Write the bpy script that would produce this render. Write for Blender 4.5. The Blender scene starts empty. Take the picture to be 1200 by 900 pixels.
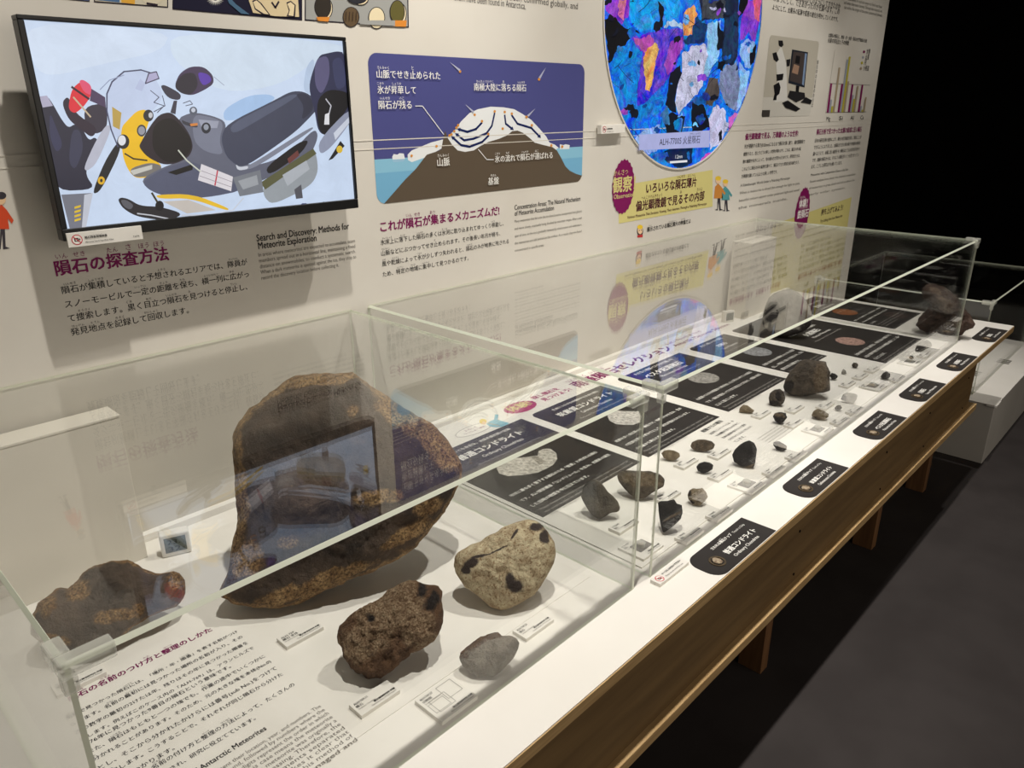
import bpy, bmesh, math, random
from mathutils import Vector, Matrix, noise
from mathutils.geometry import tessellate_polygon

# ------------------------------------------------------------------ camera
YAW, PITCH, ROLL, FPX = 0.809356, -0.353485, -0.005925, 878.458
EYE = Vector((0.0, 0.0, 1.62))
_f = Vector((math.sin(YAW)*math.cos(PITCH), math.cos(YAW)*math.cos(PITCH), math.sin(PITCH)))
_r0 = Vector((math.cos(YAW), -math.sin(YAW), 0)); _u0 = _r0.cross(_f)
_r = math.cos(ROLL)*_r0 + math.sin(ROLL)*_u0
_u = -math.sin(ROLL)*_r0 + math.cos(ROLL)*_u0
SC = bpy.context.scene
COL = SC.collection
cam_d = bpy.data.cameras.new('camera'); cam = bpy.data.objects.new('camera', cam_d); COL.objects.link(cam)
cam_d.sensor_width = 36; cam_d.lens = 36*FPX/1200; cam_d.clip_start = .02
cam.matrix_world = Matrix(((_r.x, _u.x, -_f.x, EYE.x), (_r.y, _u.y, -_f.y, EYE.y), (_r.z, _u.z, -_f.z, EYE.z), (0, 0, 0, 1)))
SC.camera = cam
SC.view_settings.view_transform = 'Standard'; SC.view_settings.look = 'None'
SC.view_settings.gamma = 1; SC.view_settings.exposure = 0.0
SC.view_settings.use_curve_mapping = False
wd = bpy.data.worlds.new('world'); SC.world = wd; wd.use_nodes = True
wd.node_tree.nodes['Background'].inputs[0].default_value = (1.0, .93, .85, 1)
wd.node_tree.nodes['Background'].inputs[1].default_value = .02

# ------------------------------------------------------------------ lights: track spots above the table
def spot(name, loc, aim, watts, angle=75, blend=.6, radius=.03, col=(1, .955, .885)):
    d = bpy.data.lights.new(name, 'SPOT'); d.energy = watts; d.spot_size = math.radians(angle); d.spot_blend = blend
    d.shadow_soft_size = radius; d.color = col
    o = bpy.data.objects.new(name, d); COL.objects.link(o); o.location = loc
    o.rotation_euler = (Vector(aim)-Vector(loc)).to_track_quat('-Z', 'Y').to_euler()
spot('track_spot', (.78, .62, 3.5), (.75, 1.45, .9), 190, 78)
spot('track_spot', (2.05, .64, 3.5), (2.0, 1.40, .8), 165, 76)
spot('track_spot', (3.35, .66, 3.5), (3.2, 1.32, .7), 145, 74)
spot('track_spot', (4.55, .55, 3.5), (4.5, 1.10, .6), 75, 70)
def soft_lamp(name, loc, aim, sx, sy, watts, col=(1, .90, .78)):
    d = bpy.data.lights.new(name, 'AREA'); d.shape = 'RECTANGLE'; d.size = sx; d.size_y = sy; d.energy = watts; d.color = col
    o = bpy.data.objects.new(name, d); COL.objects.link(o); o.location = loc
    o.rotation_euler = (Vector(aim)-Vector(loc)).to_track_quat('-Z', 'Y').to_euler()
# added fill lamp facing the table, lifts the apron, legs and rock fronts
soft_lamp('front_fill_lamp', (1.4, -2.7, 1.9), (1.6, 1.0, .7), 4.5, 1.6, 42)

# ------------------------------------------------------------------ helpers
WALL_Y, TABLE_Z, TOP_Z, FLOOR_Z = 1.68, .675, 1.62-.5099, 0.0
def ray(p): return _r*((p[0]-600)/FPX) + _u*((450-p[1])/FPX) + _f
def on_y(p, y=WALL_Y):
    d = ray(p); return EYE + d*((y-EYE.y)/d.y)
def on_z(p, z=TABLE_Z):
    d = ray(p); return EYE + d*((z-EYE.z)/d.z)

def s2l(c):
    return tuple(((v/255)/12.92 if v/255 <= .04045 else ((v/255+.055)/1.055)**2.4) for v in c)
WLOC = {}
def link(name, me, mat, parent=None):
    o = bpy.data.objects.new(name, me); COL.objects.link(o)
    if mat is not None and not me.materials:
        for m in (mat if isinstance(mat, (list, tuple)) else [mat]): me.materials.append(m)
    if parent is not None:
        w = WLOC[parent.name]; me.transform(Matrix.Translation(-w)); o.parent = parent
        WLOC[o.name] = w
    else:
        WLOC[o.name] = Vector((0, 0, 0))
    return o
def recentre(o):
    """put a single-mesh thing's origin at its base centre"""
    vs = o.data.vertices
    if not len(vs): return o
    lo = [min(v.co[i] for v in vs) for i in range(3)]; hi = [max(v.co[i] for v in vs) for i in range(3)]
    c = Vector(((lo[0]+hi[0])/2, (lo[1]+hi[1])/2, lo[2]))
    o.data.transform(Matrix.Translation(-c)); o.location = c; WLOC[o.name] = c
    return o
def tag(o, label, cat, group=None):
    o['label'] = label; o['category'] = cat
    if group: o['group'] = group
    return o
def thing(name, loc, label, cat, group=None):
    o = bpy.data.objects.new(name, None); COL.objects.link(o); o.location = loc; o.empty_display_size = .05
    WLOC[o.name] = Vector(loc)
    return tag(o, label, cat, group)
def struct(o):
    o['kind'] = 'structure'; return o

class MB:
    """collects shapes into one mesh"""
    def __init__(s): s.v = []; s.f = []; s.m = []
    def box(s, x0, x1, y0, y1, z0, z1, m=0, bev=0):
        b = bmesh.new(); bmesh.ops.create_cube(b, size=1)
        for v in b.verts: v.co = Vector(((x0+x1)/2+v.co.x*(x1-x0), (y0+y1)/2+v.co.y*(y1-y0), (z0+z1)/2+v.co.z*(z1-z0)))
        if bev: bmesh.ops.bevel(b, geom=b.edges[:]+b.verts[:], offset=bev, segments=3, affect='EDGES', profile=.5)
        return s.add(b, m)
    def add(s, b, m=0):
        n = len(s.v); b.verts.index_update()
        s.v += [v.co.copy() for v in b.verts]
        for f in b.faces: s.f.append([n+v.index for v in f.verts]); s.m.append(m)
        b.free(); return s
    def prism(s, pts, axis, a0, a1, m=0):
        """pts: 2-D outline; axis 'z' extrudes (x,y), 'y' extrudes (x,z)"""
        n = len(s.v); k = len(pts)
        for a in (a0, a1):
            for p in pts: s.v.append(Vector((p[0], p[1], a)) if axis == 'z' else Vector((p[0], a, p[1])))
        for i in range(k):
            j = (i+1) % k; s.f.append([n+i, n+j, n+k+j, n+k+i]); s.m.append(m)
        s.f.append([n+i for i in range(k)][::-1]); s.m.append(m)
        s.f.append([n+k+i for i in range(k)]); s.m.append(m)
        return s
    def tube(s, pts, r, m=0, seg=8):
        pts = [Vector(p) for p in pts]; n = len(s.v)
        for i, p in enumerate(pts):
            t = (pts[min(i+1, len(pts)-1)]-pts[max(i-1, 0)]).normalized()
            a = t.orthogonal().normalized() if i == 0 else (a0 - t*a0.dot(t)).normalized()
            a0 = a; b = t.cross(a)
            for k in range(seg):
                an = 2*math.pi*k/seg; s.v.append(p+(a*math.cos(an)+b*math.sin(an))*r)
        for i in range(len(pts)-1):
            for k in range(seg):
                q = (k+1) % seg; s.f.append([n+i*seg+k, n+i*seg+q, n+(i+1)*seg+q, n+(i+1)*seg+k]); s.m.append(m)
        s.f.append([n+k for k in range(seg)][::-1]); s.m.append(m)
        e = n+(len(pts)-1)*seg; s.f.append([e+k for k in range(seg)]); s.m.append(m)
        return s
    def build(s, name, mat, parent=None, smooth=False):
        me = bpy.data.meshes.new(name); me.from_pydata(s.v, [], s.f)
        b = bmesh.new(); b.from_mesh(me); bmesh.ops.recalc_face_normals(b, faces=b.faces); b.to_mesh(me); b.free()
        ms = mat if isinstance(mat, (list, tuple)) else [mat]
        for m in ms: me.materials.append(m)
        for i, p in enumerate(me.polygons): p.material_index = s.m[i] if len(ms) > 1 else 0; p.use_smooth = smooth
        return link(name, me, None, parent)

# ------------------------------------------------------------------ materials
def mat(name):
    m = bpy.data.materials.new(name); m.use_nodes = True
    return m, m.node_tree.nodes, m.node_tree.links, m.node_tree.nodes['Principled BSDF']
def noisy(name, c1, c2, scale=20, rough=.6, bump=0, spec=.4, stretch=None, detail=4):
    m, N, L, B = mat(name)
    tc = N.new('ShaderNodeTexCoord'); mp = N.new('ShaderNodeMapping'); nz = N.new('ShaderNodeTexNoise'); cr = N.new('ShaderNodeValToRGB')
    if stretch: mp.inputs['Scale'].default_value = stretch
    nz.inputs['Scale'].default_value = scale; nz.inputs['Detail'].default_value = detail
    cr.color_ramp.elements[0].position = .35; cr.color_ramp.elements[1].position = .65
    cr.color_ramp.elements[0].color = (*s2l(c1), 1); cr.color_ramp.elements[1].color = (*s2l(c2), 1)
    L.new(tc.outputs['Object'], mp.inputs['Vector']); L.new(mp.outputs[0], nz.inputs['Vector'])
    L.new(nz.outputs['Fac'], cr.inputs['Fac']); L.new(cr.outputs['Color'], B.inputs['Base Color'])
    B.inputs['Roughness'].default_value = rough; B.inputs['Specular IOR Level'].default_value = spec
    if bump:
        bp = N.new('ShaderNodeBump'); bp.inputs['Strength'].default_value = bump; bp.inputs['Distance'].default_value = .002
        L.new(nz.outputs['Fac'], bp.inputs['Height']); L.new(bp.outputs[0], B.inputs['Normal'])
    return m
M_WALL = noisy('wall_print', (203, 197, 186), (208, 203, 193), 3, .75, spec=.2)
M_BLACK = noisy('black_paint', (14, 13, 13), (18, 17, 17), 6, .9, spec=.1)
M_FLOOR = noisy('dark_floor', (50, 45, 44), (57, 52, 51), 5, .75, spec=.25)
M_WHITE = noisy('white_laminate', (232, 228, 220), (238, 234, 227), 4, .45, spec=.3)
M_BOARD = noisy('white_card', (228, 224, 216), (236, 232, 225), 8, .7, spec=.2)
M_BOXW = noisy('white_box_paint', (222, 216, 204), (228, 222, 210), 5, .7, spec=.2)
M_PLINTH = noisy('plinth_paint', (196, 192, 184), (206, 202, 194), 3, .6, spec=.3)
M_WOOD = noisy('plywood', (108, 85, 54), (126, 101, 65), 7, .6, .1, stretch=(.35, 3, 5), detail=6)
M_EDGE = noisy('plywood_edge', (176, 144, 98), (198, 166, 118), 30, .6, stretch=(.3, 1, 6))
M_LEG = noisy('timber', (108, 75, 47), (128, 92, 58), 9, .6, .1, stretch=(6, 6, .5), detail=6)
M_TVB = noisy('tv_plastic', (10, 10, 11), (14, 14, 15), 30, .35)
M_DARKCARD = noisy('dark_card', (40, 36, 34), (46, 42, 40), 12, .6, spec=.25)
M_PLASTIC = noisy('white_plastic', (226, 222, 214), (232, 228, 220), 20, .4)
M_BRASS = noisy('bronze_ring', (66, 54, 38), (92, 76, 52), 40, .4)
M_LCD = noisy('lcd_glass', (96, 104, 100), (112, 118, 112), 30, .3)
M_METAL = noisy('grey_metal', (120, 118, 112), (150, 147, 140), 40, .35)

def ink_material(name, emit=0.0, tex=0.0, rough=.6):
    m, N, L, B = mat(name)
    at = N.new('ShaderNodeAttribute'); at.attribute_name = 'Col'
    out = at.outputs['Color']
    if tex:
        tc = N.new('ShaderNodeTexCoord'); nz = N.new('ShaderNodeTexNoise'); nz.inputs['Scale'].default_value = 16; nz.inputs['Detail'].default_value = 10; nz.inputs['Roughness'].default_value = .75; nz.inputs['Distortion'].default_value = 1.2
        L.new(tc.outputs['Object'], nz.inputs['Vector'])
        vo = N.new('ShaderNodeTexVoronoi'); vo.feature = 'DISTANCE_TO_EDGE'; vo.inputs['Scale'].default_value = 18; vo.inputs['Randomness'].default_value = 1
        mx = N.new('ShaderNodeMixRGB'); mx.inputs[0].default_value = .22; L.new(tc.outputs['Object'], mx.inputs[1]); L.new(nz.outputs['Color'], mx.inputs[2]); L.new(mx.outputs[0], vo.inputs['Vector'])
        c1 = N.new('ShaderNodeMapRange'); c1.inputs[1].default_value = .3; c1.inputs[2].default_value = .7; c1.inputs[3].default_value = 1-tex; c1.inputs[4].default_value = 1+tex*.7
        L.new(nz.outputs['Fac'], c1.inputs[0])
        c2 = N.new('ShaderNodeMapRange'); c2.inputs[1].default_value = .0; c2.inputs[2].default_value = .05; c2.inputs[3].default_value = .3; c2.inputs[4].default_value = 1
        L.new(vo.outputs['Distance'], c2.inputs[0])
        mu = N.new('ShaderNodeMath'); mu.operation = 'MULTIPLY'; L.new(c1.outputs[0], mu.inputs[0]); L.new(c2.outputs[0], mu.inputs[1])
        vm = N.new('ShaderNodeVectorMath'); vm.operation = 'SCALE'; L.new(out, vm.inputs[0]); L.new(mu.outputs[0], vm.inputs['Scale'])
        out = vm.outputs[0]
        hs = N.new('ShaderNodeHueSaturation'); L.new(out, hs.inputs['Color']); n2 = N.new('ShaderNodeTexNoise'); n2.inputs['Scale'].default_value = 9; n2.inputs['Detail'].default_value = 9; n2.inputs['Roughness'].default_value = .7; n2.inputs['Distortion'].default_value = 2.5
        L.new(tc.outputs['Object'], n2.inputs['Vector']); h = N.new('ShaderNodeMapRange'); h.inputs[1].default_value = .3; h.inputs[2].default_value = .7; h.inputs[3].default_value = .44; h.inputs[4].default_value = .54; L.new(n2.outputs['Fac'], h.inputs[0]); L.new(h.outputs[0], hs.inputs['Hue'])
        sv = N.new('ShaderNodeMapRange'); sv.inputs[1].default_value = .35; sv.inputs[2].default_value = .65; sv.inputs[3].default_value = 1.15; sv.inputs[4].default_value = .9; L.new(n2.outputs['Color'], sv.inputs[0]); L.new(sv.outputs[0], hs.inputs['Saturation'])
        out = hs.outputs[0]
    if emit:
        L.new(out, B.inputs['Emission Color']); B.inputs['Emission Strength'].default_value = emit
        B.inputs['Base Color'].default_value = (.01, .01, .01, 1); B.inputs['Roughness'].default_value = .3
    else:
        L.new(out, B.inputs['Base Color']); B.inputs['Roughness'].default_value = rough; B.inputs['Specular IOR Level'].default_value = .2
    return m
M_INK = ink_material('printing_ink')
M_SCREEN = ink_material('screen_picture', emit=.9)
def grainy(m, scale, lo, hi):
    N, L = m.node_tree.nodes, m.node_tree.links; at = [n for n in N if n.type == 'ATTRIBUTE'][0]; B = N['Principled BSDF']
    tc = N.new('ShaderNodeTexCoord'); nz = N.new('ShaderNodeTexNoise'); nz.inputs['Scale'].default_value = scale; nz.inputs['Detail'].default_value = 9; nz.inputs['Roughness'].default_value = .68; nz.inputs['Distortion'].default_value = .6
    mr = N.new('ShaderNodeMapRange'); mr.inputs[1].default_value = .3; mr.inputs[2].default_value = .7; mr.inputs[3].default_value = lo; mr.inputs[4].default_value = hi
    vm = N.new('ShaderNodeVectorMath'); vm.operation = 'SCALE'; L.new(tc.outputs['Object'], nz.inputs['Vector']); L.new(nz.outputs['Fac'], mr.inputs[0]); L.new(at.outputs['Color'], vm.inputs[0]); L.new(mr.outputs[0], vm.inputs['Scale'])
    for l in list(B.inputs['Emission Color'].links): L.remove(l)
    L.new(vm.outputs[0], B.inputs['Emission Color'])
grainy(M_SCREEN, 14, .92, 1.07)
M_MICRO = ink_material('micrograph_picture', emit=1.0, tex=.6)

def glass_material():
    m, N, L, B = mat('clear_acrylic'); N.remove(B); out = N['Material Output']
    ge = N.new('ShaderNodeNewGeometry'); dt = N.new('ShaderNodeVectorMath'); dt.operation = 'DOT_PRODUCT'
    L.new(ge.outputs['Normal'], dt.inputs[0]); L.new(ge.outputs['Incoming'], dt.inputs[1])
    def mth(op, a, b=None):
        n = N.new('ShaderNodeMath'); n.operation = op
        for i, x in enumerate((a, b)):
            if x is None: continue
            if isinstance(x, (int, float)): n.inputs[i].default_value = x
            else: L.new(x, n.inputs[i])
        return n.outputs[0]
    c = mth('ABSOLUTE', dt.outputs['Value'])
    k = mth('POWER', mth('SUBTRACT', 1.0, c), 5.0)
    fr = mth('ADD', mth('MULTIPLY', k, .962), .034)
    tr = N.new('ShaderNodeBsdfTransparent'); tr.inputs[0].default_value = (.992, .996, .990, 1)
    gl = N.new('ShaderNodeBsdfGlossy'); gl.inputs['Roughness'].default_value = 0.0; gl.inputs['Color'].default_value = (1, 1, 1, 1)
    mx = N.new('ShaderNodeMixShader'); L.new(fr, mx.inputs[0]); L.new(tr.outputs[0], mx.inputs[1]); L.new(gl.outputs[0], mx.inputs[2])
    L.new(mx.outputs[0], out.inputs['Surface'])
    return m
M_GLASS = glass_material()
def edge_material():
    m, N, L, B = mat('acrylic_edge'); out = N['Material Output']
    B.inputs['Base Color'].default_value = (*s2l((242, 246, 230)), 1); B.inputs['Roughness'].default_value = .3
    tl = N.new('ShaderNodeBsdfTranslucent'); tl.inputs[0].default_value = (*s2l((230, 236, 215)), 1)
    mx = N.new('ShaderNodeMixShader'); mx.inputs[0].default_value = .3
    L.new(B.outputs[0], mx.inputs[1]); L.new(tl.outputs[0], mx.inputs[2]); L.new(mx.outputs[0], out.inputs['Surface'])
    return m
M_GEDGE = edge_material()
def clip_material():
    m, N, L, B = mat('frosted_clip'); out = N['Material Output']
    B.inputs['Base Color'].default_value = (*s2l((236, 236, 226)), 1); B.inputs['Roughness'].default_value = .25
    tr = N.new('ShaderNodeBsdfTransparent'); mx = N.new('ShaderNodeMixShader'); mx.inputs[0].default_value = .66
    L.new(B.outputs[0], mx.inputs[1]); L.new(tr.outputs[0], mx.inputs[2]); L.new(mx.outputs[0], out.inputs['Surface'])
    return m
M_CLIP = clip_material()

# ------------------------------------------------------------------ flat printing: polygons and lettering on a plane
def text_mesh(s, weight, res=2):
    cu = bpy.data.curves.new('t', 'FONT'); cu.body = s; cu.size = 1; cu.resolution_u = res; cu.offset = weight
    cu.fill_mode = 'FRONT'
    ob = bpy.data.objects.new('t', cu)
    me = bpy.data.meshes.new_from_object(ob)
    vs = [v.co.copy() for v in me.vertices]; fs = [list(p.vertices) for p in me.polygons]
    bpy.data.objects.remove(ob); bpy.data.curves.remove(cu); bpy.data.meshes.remove(me)
    return vs, fs
class Ink:
    """prints on a wall plane (u = x, v = z, facing -y) or a table plane (u = x, v = y, facing up)"""
    def __init__(s, plane, level, step=.00012):
        s.wall = plane == 'wall'; s.level = level; s.step = step; s.v = []; s.f = []; s.c = []; s.k = 0
    def uv(s, p):
        if s.wall: q = on_y(p, s.level); return (q.x, q.z)
        q = on_z(p, s.level); return (q.x, q.y)
    def _pt(s, u, v, k):
        o = .00025 + k*s.step
        return Vector((u, s.level-o, v)) if s.wall else Vector((u, v, s.level+o))
    def poly(s, pts, col, px=True, k=None):
        if k is None: s.k += 1; k = s.k
        q = [s.uv(p) for p in pts] if px else pts
        tri = tessellate_polygon([[Vector((a, b, 0)) for a, b in q]])
        n = len(s.v); s.v += [s._pt(a, b, k) for a, b in q]
        for t in tri:
            a, b, c = (q[i] for i in t)
            t = list(t)
            if (b[0]-a[0])*(c[1]-a[1])-(b[1]-a[1])*(c[0]-a[0]) < 0: t = t[::-1]
            s.f.append([n+i for i in t]); s.c.append(s2l(col))
        return s
    def rrect(s, u0, u1, v0, v1, r, col, corners=(1, 1, 1, 1), k=None):
        s.poly(rrect(u0, u1, v0, v1, r, corners), col, px=False, k=k); return s
    def ell(s, cx, cy, rx, ry, col, n=28, px=True, k=None, bumpy=0):
        pts = [(cx+rx*math.cos(2*math.pi*i/n)*(1+bumpy*(i % 2)), cy+ry*math.sin(2*math.pi*i/n)*(1+bumpy*(i % 2))) for i in range(n)]
        s.poly(pts, col, px, k); return s
    def line(s, pts, w, col, px=True, k=None):
        q = [Vector(s.uv(p)) for p in pts] if px else [Vector(p) for p in pts]
        if k is None: s.k += 1; k = s.k
        for a, b in zip(q, q[1:]):
            d = (b-a); 
            if d.length < 1e-6: continue
            d.normalize(); nn = Vector((-d.y, d.x))*w/2; e = d*w*.2
            s.poly([tuple(a-nn-e), tuple(b-nn+e), tuple(b+nn+e), tuple(a+nn-e)], col, px=False, k=k)
        return s
    def text(s, body, u0, v0, width, col, height=None, weight=0.0, k=None, ruby=None, rubycol=None, res1=False):
        """body from (u0,v0) baseline, stretched to width; height: em size, None keeps the letters' proportions"""
        cjk = any(ord(ch) > 0x2E80 for ch in body)
        vs, fs = text_mesh(body, 0.0, 1 if res1 else 2)
        if not vs: return s
        x0 = min(v.x for v in vs); x1 = max(v.x for v in vs)
        sx = width/max(x1-x0, 1e-6); sy = height if height and not cjk else sx
        if k is None: k = s.k+1
        bw = min(weight, .024)*1.15
        shifts = [(0, 0)] if bw < .003 else [(-bw, 0), (bw, 0)] if bw < .012 else [(-bw, -bw*.7), (bw, -bw*.7), (-bw, bw*.7), (bw, bw*.7)]
        for m_, (ax, ay) in enumerate(shifts):
            n = len(s.v); s.v += [s._pt(u0+(v.x-x0+ax)*sx, v0+(v.y+ay)*sy, k+m_*.4) for v in vs]
            for f in fs: s.f.append([n+i for i in f]); s.c.append(s2l(col))
        if ruby:
            em = (len(body))
            for i, j, rd in ruby:
                a = u0+width*i/em; b = u0+width*j/em; w = min((b-a)*.98, len(rd)*sy*.34)
                s.text(rd, (a+b)/2-w/2, v0+sy*.93, w, rubycol or col, k=k, res1=True)
        return s
    def ptext(s, body, p0, p1, col, height=None, weight=0.0, ruby=None):
        a = s.uv(p0); b = s.uv(p1)
        return s.text(body, a[0], a[1], b[0]-a[0], col, height, weight, ruby=ruby)
    def build(s, name, m, parent=None):
        me = bpy.data.meshes.new(name); me.from_pydata(s.v, [], s.f)
        ca = me.color_attributes.new('Col', 'FLOAT_COLOR', 'CORNER'); i = 0
        buf = []
        for p, c in zip(me.polygons, s.c):
            buf += [*c, 1.0]*p.loop_total
        ca.data.foreach_set('color', buf)
        me.materials.append(m)
        return link(name, me, None, parent)
def rrect(u0, u1, v0, v1, r, corners=(1, 1, 1, 1), n=6):
    """corners: (low u, low v), (high u, low v), (high u, high v), (low u, high v)"""
    P = []
    for (cx, cy, a0), on in zip(((u0+r, v0+r, 180), (u1-r, v0+r, 270), (u1-r, v1-r, 0), (u0+r, v1-r, 90)), corners):
        if on:
            for i in range(n+1):
                a = math.radians(a0+90*i/n); P.append((cx+r*math.cos(a), cy+r*math.sin(a)))
        else:
            a = math.radians(a0+45); P.append((cx+r*(1 if math.cos(a) > 0 else -1), cy+r*(1 if math.sin(a) > 0 else -1)))
    return P
MAROON = (122, 18, 84); TXT = (30, 28, 28); GREYT = (112, 108, 101); WHT = (238, 236, 230); YEL = (208, 198, 128)

# ================================================================== THE ROOM
struct(MB().box(-3, 8, -3, 4, -.1, 0).build('floor', M_FLOOR))
struct(MB().box(-3, 4.83, WALL_Y, WALL_Y+.12, 0, 3.9).build('wall_back', M_WALL))
struct(MB().box(-3, 8, 4, 4.1, 0, 3.9).build('wall_far', M_BLACK))
struct(MB().box(8, 8.1, -3, 4.1, 0, 3.9).build('wall_right', M_BLACK))
struct(MB().box(-3.1, -3, -3, 4.1, 0, 3.9).build('wall_left', M_BLACK))
struct(MB().box(-3, 8, -3.1, -3, 0, 3.9).build('wall_front', M_BLACK))
struct(MB().box(-3, 8, -3, 4, 3.9, 4.0).build('ceiling', M_BLACK))
struct(MB().box(-3, 4.83, WALL_Y-.0011, WALL_Y, 1.540, 1.5425).build('trim_1', M_WALL))
struct(MB().box(-3, 4.83, WALL_Y-.0011, WALL_Y, 1.518, 1.5200).build('trim_2', M_WALL))
struct(MB().box(-.6, 3.93, WALL_Y-.02, WALL_Y, TABLE_Z+.0005, TABLE_Z+.018).build('trim_3', M_WHITE))

# ================================================================== THE TABLE
tb = thing('exhibition_table', (1.7, 1.15, 0), 'long white-topped exhibition table with plywood apron running along the printed wall', 'table')
MB().box(-.6, 3.955, .613, WALL_Y-.001, TABLE_Z-.003, TABLE_Z).build('tabletop', M_WHITE, tb)
MB().box(-.6, 3.955, .611, WALL_Y-.001, TABLE_Z-.028, TABLE_Z-.003).build('plywood_sheet', M_EDGE, tb)
MB().box(-.5, 3.40, .622, .640, TABLE_Z-.235, TABLE_Z-.028).build('apron', M_WOOD, tb)
MB().box(3.382, 3.40, .640, 1.6, TABLE_Z-.235, TABLE_Z-.028).build('end_apron', M_WOOD, tb)
rail = MB().box(-.5, 3.47, .604, .655, TABLE_Z-.262, TABLE_Z-.235, bev=.002).build('bottom_rail', M_EDGE, tb)
for x in (1.72, 2.36, 2.8, 3.3):
    for z in (.06, .19):
        b = bmesh.new(); bmesh.ops.create_cone(b, cap_ends=True, segments=10, radius1=.0035, radius2=.0035, depth=.004)
        bmesh.ops.transform(b, matrix=Matrix.Translation((x, .622, TABLE_Z-.02-z)) @ Matrix.Rotation(math.pi/2, 4, 'X'), verts=b.verts); MB().add(b).build('screw', M_BLACK, tb)
for x in (.9, 1.84, 2.77, 3.70-.3):
    MB().box(x, x+.045, .72, .795, 0, TABLE_Z-.255, bev=.002).build('leg', M_LEG, tb)
    MB().box(x, x+.045, 1.5, 1.575, 0, TABLE_Z-.255, bev=.002).build('leg', M_LEG, tb)

# ================================================================== GLASS CASES
def pane(name, x0, x1, y0, y1, z0, z1, parent):
    """thin axis is clear, the narrow rim faces are bright cut edges"""
    m = MB().box(x0, x1, y0, y1, z0, z1)
    d = (x1-x0, y1-y0, z1-z0); thin = d.index(min(d))
    for i, f in enumerate(m.f):
        a = (m.v[f[1]]-m.v[f[0]]).cross(m.v[f[2]]-m.v[f[1]])
        m.m[i] = 0 if abs(a[thin]) > 1e-12 and abs(a.normalized()[thin]) > .9 else 1
    if thin == 2:
        for v in m.v:
            if v.z > (z0+z1)/2: v.x += (.004 if v.x < (x0+x1)/2 else -.004); v.y += (.004 if v.y < (y0+y1)/2 else -.004)
    return m.build(name, [M_GLASS, M_GEDGE], parent)
def clip(x, y, z, sx, sy, parent):
    """clear corner connector hugging two pane edges"""
    m = MB()
    m.box(*sorted((x-sx*.006, x+sx*.048)), *sorted((y-sy*.007, y+sy*.012)), z-.014, z+.006, bev=.003)
    m.box(*sorted((x-sx*.007, x+sx*.012)), *sorted((y+sy*.012, y+sy*.045)), z-.014, z+.006, bev=.003)
    m.box(*sorted((x-sx*.005, x+sx*.010)), *sorted((y-sy*.005, y+sy*.010)), z-.034, z-.014, bev=.002)
    return m.build('corner_clip', M_CLIP, parent, smooth=False)
def case(x0, x1, y0, y1, z0, z1, label, t=.006, clips=((0, 0), (1, 0)), group=None):
    c = thing('glass_display_case', ((x0+x1)/2, (y0+y1)/2, z0), label, 'display case', group)
    pane('top_pane', x0, x1, y0, y1, z1-t, z1, c)
    pane('front_pane', x0+t, x1-t, y0, y0+t, z0, z1-t, c)
    pane('side_pane', x0, x0+t, y0, y1, z0, z1-t, c)
    pane('side_pane', x1-t, x1, y0, y1, z0, z1-t, c)
    for i, j in clips:
        clip(x1 if i else x0, y1 if j else y0, z1, -1 if i else 1, -1 if j else 1, c)
    return c
GZ = TABLE_Z+.0004
case(.125, 1.130, .729, 1.679, GZ, TOP_Z, 'clear acrylic case over the big dark meteorite at the near end of the table')
case(1.186, 3.490, .727, 1.679, GZ, TOP_Z, 'long clear acrylic case over the rows of small meteorites and black panels')
tag(recentre(MB().box(.15, 1.10, .822, 1.595, TABLE_Z+.0003, TABLE_Z+.0012).build('base_sheet', M_BOARD)), 'thin white base sheet under the big meteorites in the near case', 'base sheet')
tag(recentre(MB().box(1.202, 3.470, .758, 1.655, TABLE_Z+.0003, TABLE_Z+.0030).build('base_sheet', M_BOARD)), 'long white printed base sheet under the small meteorites in the far case', 'base sheet')
S1, S2 = TABLE_Z+.0012, TABLE_Z+.0030

# white boxes inside the cases
def white_box(x0, x1, y0, y1, z0, z1, label):
    b = thing('white_box', ((x0+x1)/2, (y0+y1)/2, z0), label, 'box', 'white boxes at the back of the cases')
    MB().box(x0, x1, y0, y1, z0, z1-.006, bev=.0015).build('body', M_BOXW, b)
    MB().box(x0-.0012, x1+.0012, y0-.0012, y1+.0012, z1-.0055, z1, bev=.0012).build('lid', M_BOXW, b)
white_box(.140, .482, 1.593, 1.659, TABLE_Z+.0015, 1.62-.597, 'tall plain white box behind the leftmost dark meteorite in the near case')
white_box(3.222, 3.475, 1.562, 1.656, S2+.0002, 1.62-.586, 'tall plain white box behind the pale grey cut meteorite in the far case')

# ================================================================== WALL GRAPHICS
PY = WALL_Y-.0004
def para(ink, lines, p_left, p_right, pitch, col, size, weight=0, lead=None, rubies=None):
    """lines at px start; width from the first full line; pitch in metres"""
    u0, v0 = ink.uv(p_left); u1, _ = ink.uv(p_right); full = max(len(l) for l in lines[:-1] or lines)
    for i, l in enumerate(lines):
        w = (u1-u0)*len(l)/full
        tail = .35 if l and l[-1] in '。、' else 0
        if tail: w -= (u1-u0)/full*.5
        ink.text(l, u0, v0-pitch*i, w, col, size, weight, ruby=(rubies or {}).get(i))
def eng(ink, lines, p_left, width, pitch, size, col, weight=0, last=None):
    u0, v0 = ink.uv(p_left)
    for i, l in enumerate(lines):
        ink.text(l, u0, v0-pitch*i, width if not (last and i == len(lines)-1) else width*last, col, size, weight)

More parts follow.
